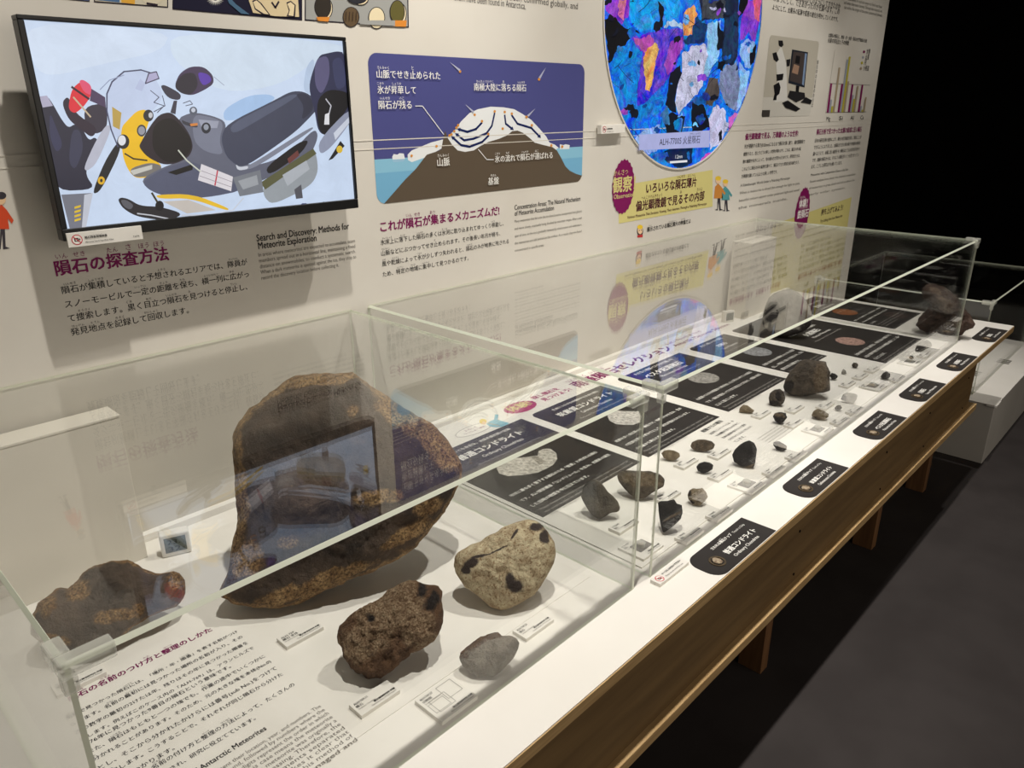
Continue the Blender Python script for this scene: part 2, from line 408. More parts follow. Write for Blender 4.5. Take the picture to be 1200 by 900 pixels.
# --- television
TVY = 1.57
tv = thing('television', (.77, 1.62, 1.40), 'wide black flat television showing a snowmobile on snow', 'television')
c = [on_y(p, TVY) for p in ((18.7, 17.5), (405, 42.5), (421, 243), (75, 284))]
tx0, tx1, tz0, tz1 = (c[0].x+c[3].x)/2, (c[1].x+c[2].x)/2, (c[2].z+c[3].z)/2, (c[0].z+c[1].z)/2
ix0, ix1, iz0, iz1 = tx0+.011, tx1-.006, tz0+.022, tz1-.008
fr = MB()
fr.box(tx0, tx1, TVY, TVY+.03, tz0, iz0, bev=.002); fr.box(tx0, tx1, TVY, TVY+.03, iz1, tz1, bev=.002)
fr.box(tx0, ix0, TVY, TVY+.03, iz0, iz1, bev=.002); fr.box(ix1, tx1, TVY, TVY+.03, iz0, iz1, bev=.002)
fr.build('bezel', M_TVB, tv)
MB().box(tx0+.004, tx1-.004, TVY+.008, TVY+.045, tz0+.004, tz1-.004, bev=.003).build('back_shell', M_TVB, tv)
MB().box(.60, .95, TVY+.045, WALL_Y-.0005, 1.45, 1.72, bev=.003).build('wall_bracket', M_TVB, tv)
MB().box(.52, .53, TVY+.03, TVY+.04, tz0-.004, tz0+.005, bev=.001).build('sensor_foot', M_TVB, tv)
sk = Ink('wall', TVY+.008, .00004)
sk.rrect(ix0, ix1, iz0, iz1, .002, (206, 222, 246), (0, 0, 0, 0))
def round_off(pts, n=2):
    for _ in range(n):
        q = []
        for (x0, y0), (x1, y1) in zip(pts, pts[1:]+pts[:1]): q += [(.78*x0+.22*x1, .78*y0+.22*y1), (.22*x0+.78*x1, .22*y0+.78*y1)]
        pts = q
    return pts
P = lambda pts, col: sk.poly(round_off(pts) if len(pts) > 4 else pts, col)
P([(26, 24), (200, 36), (190, 60), (120, 75), (60, 90), (40, 80)], (214, 228, 248))
P([(200, 36), (400, 50), (402, 62), (385, 60), (330, 100), (260, 110), (200, 70)], (212, 227, 244))
P([(262, 128), (290, 112), (315, 110), (325, 116), (280, 140), (262, 142)], (168, 198, 236))
P([(46, 113), (55, 112), (62, 122), (72, 140), (80, 150), (88, 145), (96, 150), (104, 165), (112, 160), (118, 172), (104, 190), (100, 205), (112, 222), (66, 224), (58, 190), (50, 150)], (38, 38, 58))
P([(46, 113), (55, 112), (62, 124), (50, 126)], (176, 172, 196))
P([(58, 130), (66, 150), (74, 170), (66, 180), (58, 160)], (52, 54, 84)); P([(84, 152), (94, 152), (98, 175), (88, 200), (80, 190)], (56, 58, 82))
P([(98, 125), (125, 120), (126, 150), (112, 158), (100, 150)], (52, 46, 62))
P([(72, 120), (80, 112), (88, 133), (115, 150), (108, 162), (95, 152), (80, 140)], (44, 32, 50))
P([(80, 124), (84, 104), (96, 94), (106, 100), (107, 112), (98, 125), (88, 133), (82, 130)], (224, 44, 58))
P([(92, 95), (97, 93), (107, 100), (107, 112), (98, 108)], (230, 82, 118)); sk.line([(84, 102), (104, 116)], .004, (50, 20, 40)); sk.line([(86, 114), (106, 137)], .003, (200, 180, 150))
P([(107, 104), (123, 114), (124, 126), (105, 118)], (76, 60, 92))
P([(125, 145), (131, 150), (113, 192), (101, 201), (98, 196), (112, 165)], (186, 188, 204)); P([(138, 165), (142, 175), (118, 224), (107, 228), (122, 190)], (28, 28, 32))
sk.ell(118.5, 211.5, 4.2, 4.8, (230, 180, 40)); sk.ell(118.5, 211.5, 1.6, 2, (40, 40, 40))
P([(125, 112), (130, 96), (145, 85), (165, 82), (180, 88), (192, 112), (180, 130), (150, 140), (138, 165), (130, 152), (125, 130)], (196, 209, 236))
sk.line([(138, 172), (130, 152), (125, 130), (125, 110), (131, 96), (145, 84), (165, 82), (178, 86)], .0025, (74, 76, 104)); sk.line([(117, 105), (128, 94), (145, 88)], .0015, (150, 160, 190))
P([(170, 98), (174, 86), (183, 84), (186, 92)], (176, 172, 206)); sk.line([(170, 98), (174, 86), (183, 84), (186, 92), (170, 98)], .002, (80, 76, 100)); P([(158, 104), (164, 92), (170, 98), (166, 107)], (186, 196, 226))
sk.line([(176, 106), (186, 114), (180, 120), (192, 124), (184, 132)], .0015, (70, 70, 90)); sk.line([(190, 112), (193, 124), (180, 131)], .0015, (80, 80, 100))
P([(131, 125), (142, 132), (140, 152), (132, 148)], (190, 160, 80))
P([(141, 150), (150, 140), (160, 130), (170, 128), (176, 135), (172, 150), (166, 165), (172, 182), (190, 193), (186, 205), (160, 210), (150, 200), (143, 182)], (240, 190, 24))
P([(150, 198), (175, 190), (190, 194), (186, 204), (158, 209)], (120, 116, 112)); P([(152, 200), (178, 193), (178, 198), (156, 205)], (200, 198, 190))
sk.line([(146, 180), (156, 186), (172, 188)], .003, (50, 44, 30))
sk.ell(144, 166, 7.2, 8.6, (34, 34, 40)); sk.ell(142.5, 164.5, 4.6, 6, (226, 228, 236))
sk.ell(165.5, 153, 5.5, 7, (60, 60, 66)); sk.ell(165.5, 153, 4, 5, (150, 150, 160)); sk.ell(173.5, 135.5, 6, 7, (44, 42, 46)); sk.ell(176, 135, 2.4, 3.4, (200, 200, 205))
P([(205, 140), (225, 131), (250, 136), (265, 143), (262, 165), (272, 187), (300, 195), (340, 180), (368, 150), (373, 160), (362, 185), (300, 215), (262, 228), (215, 230), (178, 224), (163, 211), (190, 196), (222, 185)], (98, 101, 118))
P([(225, 133), (250, 138), (262, 144), (256, 165), (262, 182), (240, 178), (226, 165)], (122, 126, 144)); P([(232, 140), (256, 142), (254, 150), (236, 150)], (160, 164, 182))
P([(165, 213), (192, 197), (225, 187), (250, 205), (290, 222), (240, 232), (200, 232), (176, 224)], (86, 90, 112)); P([(196, 202), (226, 192), (225, 199), (206, 205)], (10, 10, 14))
P([(212, 140), (218, 143), (232, 147), (230, 150), (214, 146)], (56, 56, 66)); sk.ell(241, 150, 5.5, 6.5, (40, 42, 52)); sk.ell(241, 149, 3, 3.5, (150, 156, 170)); sk.ell(226, 130, 4.6, 5, (90, 96, 110)); sk.ell(226, 129, 2.5, 2.6, (200, 206, 220)); P([(222, 145), (231, 144), (231, 147), (223, 148)], (214, 132, 60))
P([(175, 148), (186, 134), (200, 131), (212, 143), (222, 158), (226, 172), (221, 184), (205, 192), (190, 193), (172, 184), (162, 172), (165, 166)], (40, 30, 40)); P([(178, 150), (188, 140), (202, 138), (214, 150), (223, 162), (224, 176), (210, 190), (192, 190), (178, 176)], (12, 8, 14))
P([(205, 97), (210, 86), (222, 78), (238, 78), (249, 88), (250, 98), (240, 105), (225, 112), (213, 110), (205, 104)], (66, 52, 82)); P([(205, 97), (214, 86), (228, 85), (232, 100), (224, 111), (213, 110), (205, 104)], (38, 34, 48)); P([(231, 84), (244, 87), (248, 95), (238, 101), (233, 94)], (92, 58, 168))
P([(187, 101), (192, 99), (212, 110), (210, 118), (196, 115)], (54, 52, 68)); P([(203, 118), (207, 118), (205, 134), (199, 132)], (60, 58, 72)); sk.line([(214, 121), (222, 118), (225, 122), (217, 124)], .0015, (90, 90, 105)); sk.line([(250, 90), (262, 100)], .0012, (150, 156, 180))
P([(265, 145), (320, 118), (340, 107), (355, 107), (368, 115), (371, 128), (362, 138), (345, 155), (310, 180), (290, 193), (278, 195), (264, 183), (258, 162)], (64, 68, 88)); P([(268, 146), (322, 119), (342, 110), (350, 112), (300, 142), (272, 158)], (86, 92, 114)); P([(345, 110), (357, 109), (366, 118), (366, 130), (352, 142), (356, 124)], (48, 50, 68))
P([(278, 196), (292, 194), (345, 160), (366, 148), (366, 152), (300, 196), (282, 200)], (130, 134, 150)); P([(275, 192), (280, 196), (290, 194), (290, 198), (278, 200)], (206, 210, 220))
P([(310, 196), (350, 166), (362, 164), (352, 180), (315, 206)], (22, 20, 24)); P([(336, 186), (348, 176), (350, 182), (338, 192)], (110, 60, 56))
P([(354, 106), (358, 78), (368, 66), (366, 95), (364, 112)], (186, 204, 230))
P([(362, 95), (372, 65), (385, 62), (395, 60), (403, 62), (410, 122), (405, 135), (385, 160), (372, 155), (368, 130), (362, 108)], (46, 48, 78)); P([(368, 70), (384, 64), (386, 90), (376, 112), (368, 100)], (92, 88, 124)); P([(370, 118), (384, 104), (408, 108), (410, 122), (390, 150), (380, 160), (372, 150)], (14, 13, 20)); P([(388, 70), (400, 66), (406, 100), (394, 106), (390, 90)], (58, 62, 96))
sk.line([(381, 116), (387, 124), (382, 144)], .003, (190, 190, 200)); P([(380, 134), (385, 132), (385, 146), (379, 146)], (226, 226, 230))
P([(372, 165), (409, 126), (411, 142), (388, 172), (374, 182)], (146, 152, 174)); P([(390, 156), (409, 136), (410, 142), (392, 164)], (206, 212, 226)); P([(384, 188), (398, 165), (403, 171), (389, 186)], (30, 30, 34)); sk.ell(397, 175, 3.6, 4.4, (224, 188, 60))
P([(308, 216), (366, 176), (370, 182), (372, 200), (366, 214), (350, 225), (318, 240), (308, 230)], (152, 158, 164)); P([(304, 214), (366, 174), (370, 180), (310, 222)], (92, 92, 62)); P([(344, 222), (352, 216), (354, 232), (346, 233)], (84, 84, 92)); P([(330, 205), (358, 188), (362, 198), (336, 218)], (176, 181, 188))
P([(272, 208), (304, 199), (308, 225), (280, 230)], (122, 126, 134)); P([(278, 212), (300, 205), (302, 216), (284, 222)], (160, 164, 170))
P([(235, 192), (272, 207), (270, 224), (231, 211)], (226, 221, 226)); sk.line([(254, 200), (251, 217)], .003, (200, 60, 80)); sk.line([(233, 206), (270, 219)], .0012, (150, 140, 150)); sk.line([(235, 200), (271, 213)], .0012, (160, 150, 160)); sk.line([(208, 176), (218, 188), (234, 201)], .003, (206, 210, 196))
P([(71, 228), (106, 226), (98, 268), (82, 272)], (118, 120, 132)); P([(98, 228), (108, 226), (100, 266), (95, 268)], (196, 200, 212))
for i in range(4): P([(86.5, 242+i*5), (94, 240+i*5), (93.5, 242.6+i*5), (86.5, 244.6+i*5)], (226, 190, 44))
P([(137, 234), (141, 231), (150, 233), (163, 241), (187, 242), (214, 250), (200, 258), (180, 257), (158, 253), (143, 244)], (40, 37, 42)); P([(140, 234), (147, 234), (156, 240), (152, 246), (144, 242)], (92, 92, 100)); sk.ell(186, 241, 5, 6, (24, 22, 26)); sk.line([(160, 250), (176, 252), (196, 256)], .0025, (196, 198, 206))
P([(180, 228), (225, 227), (268, 244), (265, 247), (222, 232), (186, 233)], (236, 192, 46)); P([(190, 236), (220, 234), (252, 246), (218, 250)], (204, 196, 188)); sk.line([(212, 252), (240, 252), (272, 246), (284, 232)], .0025, (206, 212, 224)); sk.line([(177, 226), (183, 236)], .004, (60, 50, 20))
P([(346, 244), (353, 238), (358, 238), (361, 242)], (42, 52, 104)); P([(372, 240), (378, 236), (383, 238)], (46, 50, 88))
sk.build('screen', M_SCREEN, tv)

def no_photo_icon(ink, u, v, r):
    ink.ell(u, v, r, r, (196, 40, 60), px=False); k = ink.k
    ink.ell(u, v, r*.84, r*.84, (238, 234, 226), px=False)
    ink.rrect(u-r*.5, u+r*.3, v-r*.35, v+r*.35, r*.1, (60, 50, 50)); ink.poly([(u+r*.3, v), (u+r*.58, v+r*.3), (u+r*.58, v-r*.3)], (60, 50, 50), px=False)
    ink.ell(u-r*.1, v, r*.2, r*.2, (238, 234, 226), px=False)
    ink.line([(u-r*.62, v+r*.62), (u+r*.62, v-r*.62)], r*.16, (196, 40, 60), px=False)
# caption plate on the TV's lower corner
q = [on_y(p, TVY-.004) for p in ((77, 274), (165, 264), (165, 280), (79, 291))]
cp = thing('caption_plate', (q[0].x, TVY-.002, q[3].z), 'white no-photography caption plate stuck on the lower left corner of the television', 'caption plate', 'no-photography plates')
px0, px1, pz0, pz1 = q[0].x, q[1].x, (q[2].z+q[3].z)/2, (q[0].z+q[1].z)/2
MB().box(px0, px1, TVY-.0052, TVY-.0002, pz0, pz1, bev=.0006).build('plate', M_PLASTIC, cp)
ik = Ink('wall', TVY-.0052); hh = pz1-pz0; no_photo_icon(ik, px0+hh*.62, (pz0+pz1)/2, hh*.36)
ik.text('隕石探査現場映像', px0+hh*1.15, pz0+hh*.52, hh*1.5, TXT, hh*.24, .02, ruby=[(0, 8, 'いんせきたんさげんばえいぞう')]); ik.text('Meteorite Search Expedition Video', px0+hh*1.15, pz0+hh*.22, hh*1.9, TXT, hh*.15, .01); ik.text('NIPR', px1-hh*.7, pz0+hh*.22, hh*.45, TXT, hh*.16)
ik.build('print', M_INK, cp)

# --- text: search methods
w = thing('wall_text', (.55, PY, 1.2), 'large purple heading and black Japanese paragraph printed under the television', 'wall text', 'printed texts on the wall')
ik = Ink('wall', PY); ik.ptext('隕石の探査方法', (66, 322), (198, 304), MAROON, .062, .022, ruby=[(0, 1, 'いん'), (1, 2, 'せき'), (3, 4, 'たん'), (4, 5, 'さ'), (5, 6, 'ほう'), (6, 7, 'ほう')]); ik.build('heading', M_INK, w)
ik = Ink('wall', PY)
a = ik.uv((73, 344)); b = ik.uv((84, 393)); pitch = (a[1]-b[1])/3
u0 = a[0]; u1 = ik.uv((290, 310))[0]
L4 = ['隕石が集積していると予想されるエリアでは、隊員が', 'スノーモービルで一定の距離を保ち、横一列に広がっ', 'て捜索します。黒く目立つ隕石を見つけると停止し、', '発見地点を記録して回収します。']
RB = [[(0, 2, 'いんせき'), (3, 5, 'しゅうせき'), (11, 13, 'よそう'), (21, 23, 'たいいん')], [(8, 10, 'いってい'), (11, 13, 'きょり'), (14, 15, 'たも'), (17, 20, 'よこいちれつ'), (21, 22, 'ひろ')], [(1, 3, 'そうさく'), (7, 8, 'くろ'), (9, 11, 'めだ'), (12, 14, 'いんせき'), (15, 16, 'み'), (21, 23, 'ていし')], [(0, 2, 'はっけん'), (2, 4, 'ちてん'), (5, 7, 'きろく'), (9, 11, 'かいしゅう')]]
for i, l in enumerate(L4): ik.text(l, u0, a[1]-pitch*i, (u1-u0)*len(l)/24*(.98 if l[-1] in '、。' else 1), TXT, .0275, .006, ruby=RB[i])
ik.build('paragraph', M_INK, w)
w = thing('wall_text', (1.0, PY, 1.2), 'grey English text on meteorite exploration printed right below the television', 'wall text', 'printed texts on the wall')
ik = Ink('wall', PY)
ik.ptext('Search and Discovery: Methods for', (301, 283), (409, 268), TXT, .0235, .012); ik.ptext('Meteorite Exploration', (303, 292), (371, 282), TXT, .0235, .012)
eng(ik, ['In areas where meteorites are expected to accumulate, team', 'members spread out in a horizontal line, maintaining a fixed', 'distance on snowmobiles, to conduct a systematic search.', 'When a dark meteorite is spotted against the ice, they stop to', 'record the discovery location before collecting it.'], (303, 301), ik.uv((416, 286))[0]-ik.uv((303, 301))[0], (ik.uv((303, 301))[1]-ik.uv((307, 328))[1])/4, .0135, GREYT, last=.8)
ik.build('lettering', M_INK, w)

# --- mechanism text
w = thing('wall_text', (1.45, PY, 1.15), 'purple heading and Japanese paragraph printed below the blue ice diagram', 'wall text', 'printed texts on the wall')
ik = Ink('wall', PY); ik.ptext('これが隕石が集まるメカニズムだ!', (446, 271), (585, 252), MAROON, .048, .02, ruby=[(3, 4, 'いん'), (4, 5, 'せき'), (6, 7, 'あつ')]); ik.build('heading', M_INK, w)
ik = Ink('wall', PY); a = ik.uv((446, 287)); b = ik.uv((450, 324)); pitch = (a[1]-b[1])/3; u1 = ik.uv((594, 266))[0]
for i, l in enumerate(['氷床上に落下した隕石の多くは氷河に取り込まれてゆっくり移動し、', '山脈などにぶつかってせき止められます。その後長い年月が経ち、', '風や乾燥によって氷が少しずつ失われると、隕石のみが地表に残される', 'ため、特定の地域に集中して見つかるのです。']):
    ik.text(l, a[0], a[1]-pitch*i, (u1-a[0])*len(l)/31.5*(.985 if l[-1] in '、。' else 1), TXT, .0225, .004, ruby=[[(0, 3, 'ひょうしょう'), (4, 6, 'らっか'), (8, 10, 'いんせき'), (14, 16, 'ひょうが'), (27, 29, 'いどう')], [(0, 2, 'さんみゃく'), (12, 13, 'と'), (21, 22, 'ご')], [(0, 1, 'かぜ'), (2, 4, 'かんそう'), (8, 9, 'こおり'), (20, 22, 'いんせき')], [(3, 5, 'とくてい'), (6, 8, 'ちいき'), (9, 11, 'しゅうちゅう')]][i])
ik.build('paragraph', M_INK, w)
w = thing('wall_text', (1.95, PY, 1.3), 'small grey English text on meteorite accumulation below the right end of the ice diagram', 'wall text', 'printed texts on the wall')
ik = Ink('wall', PY)
ik.ptext('Concentration Areas: The Natural Mechanism', (603, 246), (680, 235), TXT, .0225, .008); ik.ptext('of Meteorite Accumulation', (603, 253), (649, 247), TXT, .0225, .008)
eng(ik, ['Many meteorites that fall onto the ice sheet become incorporated into glaciers', 'and move slowly, eventually being blocked by mountain ranges. After a vast', 'span of time, as the ice is gradually removed by wind erosion and sublimation,', 'the meteorites are left behind on the surface. As a result, they are found', 'concentrated in specific areas.'], (603, 261), ik.uv((682, 247))[0]-ik.uv((603, 261))[0], .0235, .0125, GREYT, last=.42)
ik.build('lettering', M_INK, w)

# --- blue diagram
dg = thing('diagram_panel', (1.68, PY, 1.38), 'blue and brown diagram of an ice sheet carrying meteorites to mountains, beside the television', 'diagram')
ik = Ink('wall', PY, .00004)
dx0, dx1, dz0, dz1 = .739*1.68, 1.262*1.68, 1.62-.1445*1.68, 1.62+.0785*1.68
ik.rrect(dx0, dx1, dz0, dz1, .028, (72, 74, 128))
sea = ik.uv((440, 187))[1]
ik.rrect(dx0, dx1, dz0, sea, .028, (112, 168, 200), (1, 1, 0, 0)); ik.rrect(dx0, dx1, sea-.035, sea, .01, (132, 184, 208), (0, 0, 0, 0))
D = lambda x, y: (400+x/4, y/4)
ik.poly([D(*p) for p in [(310, 725), (330, 705), (420, 668), (470, 655), (490, 650), (540, 600), (560, 570), (600, 530), (640, 512), (700, 500), (760, 503), (810, 512), (850, 535), (890, 562), (930, 605), (960, 640), (975, 668), (1000, 678), (1018, 692), (1000, 705), (900, 690), (800, 660), (690, 680), (600, 720), (540, 720), (480, 690), (400, 735), (330, 760), (312, 750)]], (222, 224, 224))
ik.poly([D(*p) for p in [(245, 722), (262, 725), (272, 718), (292, 720), (298, 745), (240, 748), (238, 735)]], (220, 224, 226)); ik.poly([D(*p) for p in [(1024, 676), (1040, 680), (1050, 676), (1070, 680), (1068, 698), (1024, 700)]], (220, 224, 226))
for pts in ([(238, 750), (298, 747), (292, 756), (244, 760)],): ik.poly([D(*p) for p in pts], (150, 186, 210))
# rock bed: clipped to the panel's rounded lower edge
bed = [ik.uv(D(*p)) for p in [(300, 840), (350, 790), (380, 750), (400, 725), (440, 712), (468, 700), (475, 660), (486, 612), (500, 650), (520, 680), (545, 705), (580, 712), (620, 705), (650, 685), (690, 665), (740, 650), (775, 635), (800, 615), (825, 612), (850, 622), (880, 645), (905, 668), (940, 678), (990, 690), (1010, 705), (1030, 740), (1050, 780), (1070, 800), (1100, 815)]]
bed = [(max(dx0, u), v) for u, v in bed] + [(dx1-.0003, ik.uv(D(1128, 823))[1])] + [(u, v) for u, v in rrect(dx0, dx1, dz0, dz1, .028)[7:14][::-1]] + [(dx0+.022, dz0)]
ik.poly(bed, (88, 76, 62), px=False)
for pts in ([(718, 530), (705, 590), (680, 625), (620, 650), (575, 658), (540, 630)], [(765, 540), (770, 580), (800, 604)], [(798, 540), (825, 580), (890, 600), (928, 640)], [(690, 635), (660, 665), (600, 688), (560, 680), (522, 645)], [(658, 575), (630, 605), (590, 618), (550, 606)]):
    ik.line([D(*p) for p in pts], .0065, (20, 34, 86)); e = Vector(D(*pts[-1])); d = (e-Vector(D(*pts[-2]))).normalized(); nn = Vector((-d.y, d.x)); ik.poly([tuple(e+d*2.5), tuple(e-d*1.5+nn*2.4), tuple(e-d*1.5-nn*2.4)], (20, 34, 86))
for x, y in [(718, 522), (765, 525), (798, 533), (658, 568), (624, 538), (688, 628), (892, 587), (755, 603), (445, 685), (328, 730), (1034, 687), (983, 682), (505, 635), (515, 630), (528, 615), (538, 598), (546, 587), (555, 335), (925, 372), (866, 548)]: ik.ell(*D(x, y), 1.4, 1.6, (206, 140, 60), n=12)
for a, b in (((505, 290), (553, 330)), ((957, 316), (927, 366)), ((578, 488), (618, 526)), ((908, 508), (872, 544))):
    A = Vector(D(*a)); B = Vector(D(*b)); nn = (B-A).orthogonal().normalized(); ik.poly([tuple(A), tuple(B+nn*1.3), tuple(B-nn*1.3)], (170, 172, 196))
ik.line([D(345, 497), D(378, 497), D(478, 630)], .0022, (226, 226, 226)); ik.line([D(640, 700), D(680, 748), D(712, 748)], .0022, (226, 226, 226))
ik.build('artwork', M_INK, dg)
T_ = lambda s, a, b, h, rb=None: Ink('wall', PY-.0035).ptext(s, D(*a), D(*b), (236, 234, 228), h, .009, ruby=rb).build('caption', M_INK, dg)
T_('山脈でせき止められた', (166, 362), (464, 370), .036, [(0, 2, 'さんみゃく'), (5, 6, 'と')]); T_('氷が昇華して', (170, 436), (350, 440), .036, [(0, 1, 'こおり'), (2, 4, 'しょうか')]); T_('隕石が残る', (175, 508), (330, 510), .036, [(0, 2, 'いんせき'), (3, 4, 'のこ')])
T_('南極大陸に落ちる隕石', (622, 422), (866, 425), .036, [(0, 4, 'なんきょくたいりく'), (5, 6, 'お'), (8, 10, 'いんせき')]); T_('山脈', (450, 777), (508, 774), .036, [(0, 2, 'さんみゃく')]); T_('氷の流れで隕石が運ばれる', (720, 760), (990, 738), .036, [(0, 1, 'こおり'), (2, 3, 'なが'), (5, 7, 'いんせき'), (8, 9, 'はこ')]); T_('基盤', (688, 865), (738, 862), .036, [(0, 2, 'きばん')])

# --- comic frames at the top
def comic(label, quad, base, draw, loc):
    t = thing('comic_frame', loc, label, 'comic frame', 'comic frames above the television')
    ik = Ink('wall', PY)
    ik.poly(quad, (24, 18, 34)); cx = sum(p[0] for p in quad)/4; cy = sum(p[1] for p in quad)/4
    ik.poly([(p[0]+(1.3 if p[0] < cx else -1.3), p[1]+(1.3 if p[1] < cy else -1.3)) for p in quad], base)
    draw(ik); ik.build('picture', M_INK, t)
def cm1(ik):
    ik.poly([(62, -20), (104, -18), (104, 1), (64, -3)], (80, 90, 120))
comic('comic frame edge at the upper left, cut off by the photo top', [(50, -60), (105, -58), (105, 2), (52, -3)], (196, 186, 160), cm1, (.6, PY, 1.84))
def cm2(ik):
    ik.poly([(112, -20), (140, -18), (140, 3), (112, 0)], (74, 104, 142)); ik.poly([(142, -18), (158, -18), (158, 5), (142, 3)], (214, 160, 60)); ik.ell(178, -3, 12, 9, (206, 196, 172)); ik.line([(172, 4), (184, 6)], .004, (40, 30, 40))
comic('comic frame with blue and orange scraps, second from left above the television', [(110, -58), (197, -52), (197, 9), (110, 2.5)], (198, 190, 168), cm2, (.75, PY, 1.84))
def cm3(ik):
    c = (252, -2)
    for i in range(11):
        a = math.pi*(.05+.9*i/10); ik.poly([(c[0]+3*math.cos(a+.25), c[1]+3*math.sin(a+.25)), (c[0]+3*math.cos(a-.25), c[1]+3*math.sin(a-.25)), (c[0]+11*math.cos(a), c[1]+9*math.sin(a))], (226, 222, 214))
    ik.poly([(262, -10), (276, 5), (292, 17), (282, 16), (268, 4)], (70, 100, 126)); ik.poly([(284, -20), (348, -12), (350, 20), (322, 19), (296, 15)], (206, 188, 150))
    for x, y, b in ((300, 8, .6), (340, 10, -.2)):
        ik.poly([(x-5, y-7), (x, y-9), (x+6, y-4), (x+14*b+8, y+10), (x+14*b-2, y+9), (x-2, y+3)], (40, 30, 44)); ik.poly([(x-4, y-5.5), (x, y-7.5), (x+4.5, y-3.5), (x+14*b+6, y+9), (x+14*b, y+8), (x-1, y+2)], (216, 198, 160))
    ik.line([(318, 3), (322, 9), (326, 2)], .004, (40, 30, 44))
comic('dark navy comic frame with a white burst and pointing fingers above the television', [(202, -50), (354, -36), (354, 24), (202, 11)], (24, 22, 44), cm3, (.95, PY, 1.84))
def cm4(ik):
    for x, y, rx, ry, hair, skin in ((378, 8, 10, 14, (46, 40, 34), (216, 200, 166)), (411, 20, 10, 12, (92, 74, 52), None), (441, 21, 10, 13, (216, 202, 168), None), (465, 14, 9, 14, (92, 86, 44), (216, 200, 166)), (418, -3, 12, 8, (40, 40, 46), (216, 200, 166))):
        if skin: ik.ell(x+4, y+2, rx*.8, ry*.9, (40, 34, 36), n=18); ik.ell(x+4, y+2, rx*.7, ry*.82, skin, n=18)
        ik.ell(x, y, rx, ry, (40, 34, 36), n=20); ik.ell(x, y, rx*.9, ry*.93, hair, n=20)
    ik.poly([(370, 20), (386, 20), (384, 25.5), (372, 24.5)], (206, 130, 50)); ik.poly([(455, 24), (476, 24), (475, 31.5), (460, 31)], (206, 130, 50))
    for x in (405, 409, 413, 417): ik.line([(x, 14), (x-.5, 24)], .0025, (60, 46, 34))
    ik.poly([(421, 24), (462, 24), (462, 30.6), (421, 28.5)], (150, 150, 146))
comic('grey comic frame with the backs of several heads, rightmost above the television', [(357, -34), (478, -22), (479, 32.5), (357, 24)], (150, 150, 146), cm4, (1.15, PY, 1.84))

# --- other wall texts
w = thing('wall_text', (1.7, PY, 1.86), 'two lines of English text above the blue ice diagram ending in Antarctica', 'wall text', 'printed texts on the wall')
ik = Ink('wall', PY); ik.ptext('A large number of meteorites have been confirmed globally, and', (470, -17), (677, 9.5), (84, 80, 76), .026); ik.ptext('about sixty percent of them have been found in Antarctica.', (470, -7.5), (616, 11), (84, 80, 76), .026); ik.build('lettering', M_INK, w)

# micrograph display
mg = thing('micrograph_display', (2.77, PY, 1.38), 'round bright display of a blue and violet polarised crystal micrograph', 'display')
cu, cv, R_ = 2.77, 1.62+.322, .557
ring = MB(); n = 96
for i in range(n):
    a, b = 2*math.pi*i/n, 2*math.pi*(i+1)/n
    for r0, y0, r1, y1 in ((R_+.006, WALL_Y-.0003, R_+.006, WALL_Y-.004), (R_+.006, WALL_Y-.004, R_, WALL_Y-.004), (R_, WALL_Y-.004, R_, WALL_Y-.0003)):
        k = len(ring.v); ring.v += [Vector((cu+r*math.cos(t), y, cv+r*math.sin(t))) for r, y, t in ((r0, y0, a), (r0, y0, b), (r1, y1, b), (r1, y1, a))]; ring.f.append([k, k+1, k+2, k+3]); ring.m.append(0)
ring.build('rim', M_WALL, mg)
ik = Ink('wall', PY, .00002)
disc = lambda r=R_: [(cu+r*math.cos(2*math.pi*i/96), cv+r*math.sin(2*math.pi*i/96)) for i in range(96)]
ik.poly(disc(), (22, 102, 236), px=False)
def inside(q):
    d = Vector((q[0]-cu, q[1]-cv)); 
    return tuple(Vector((cu, cv))+d*min(1, (R_-.001)/max(d.length, 1e-6)))
def G(pts, col):
    q = [ik.uv((650+x/4, y/4)) for x, y in pts]; dense = []
    for i, a in enumerate(q):
        b = q[(i+1) % len(q)]; m_ = 9
        for j in range(m_):
            t = j/m_; p = Vector(a).lerp(Vector(b), t); h = noise.noise(Vector((p.x*14, p.y*14, 3)))*.014+noise.noise(Vector((p.x*55, p.y*55, 5)))*.009; g = noise.noise(Vector((p.x*14, p.y*14, 9)))*.014+noise.noise(Vector((p.x*55, p.y*55, 7)))*.009
            dense.append(inside((p.x+h, p.y+g)))
    ik.poly(dense, col, px=False)
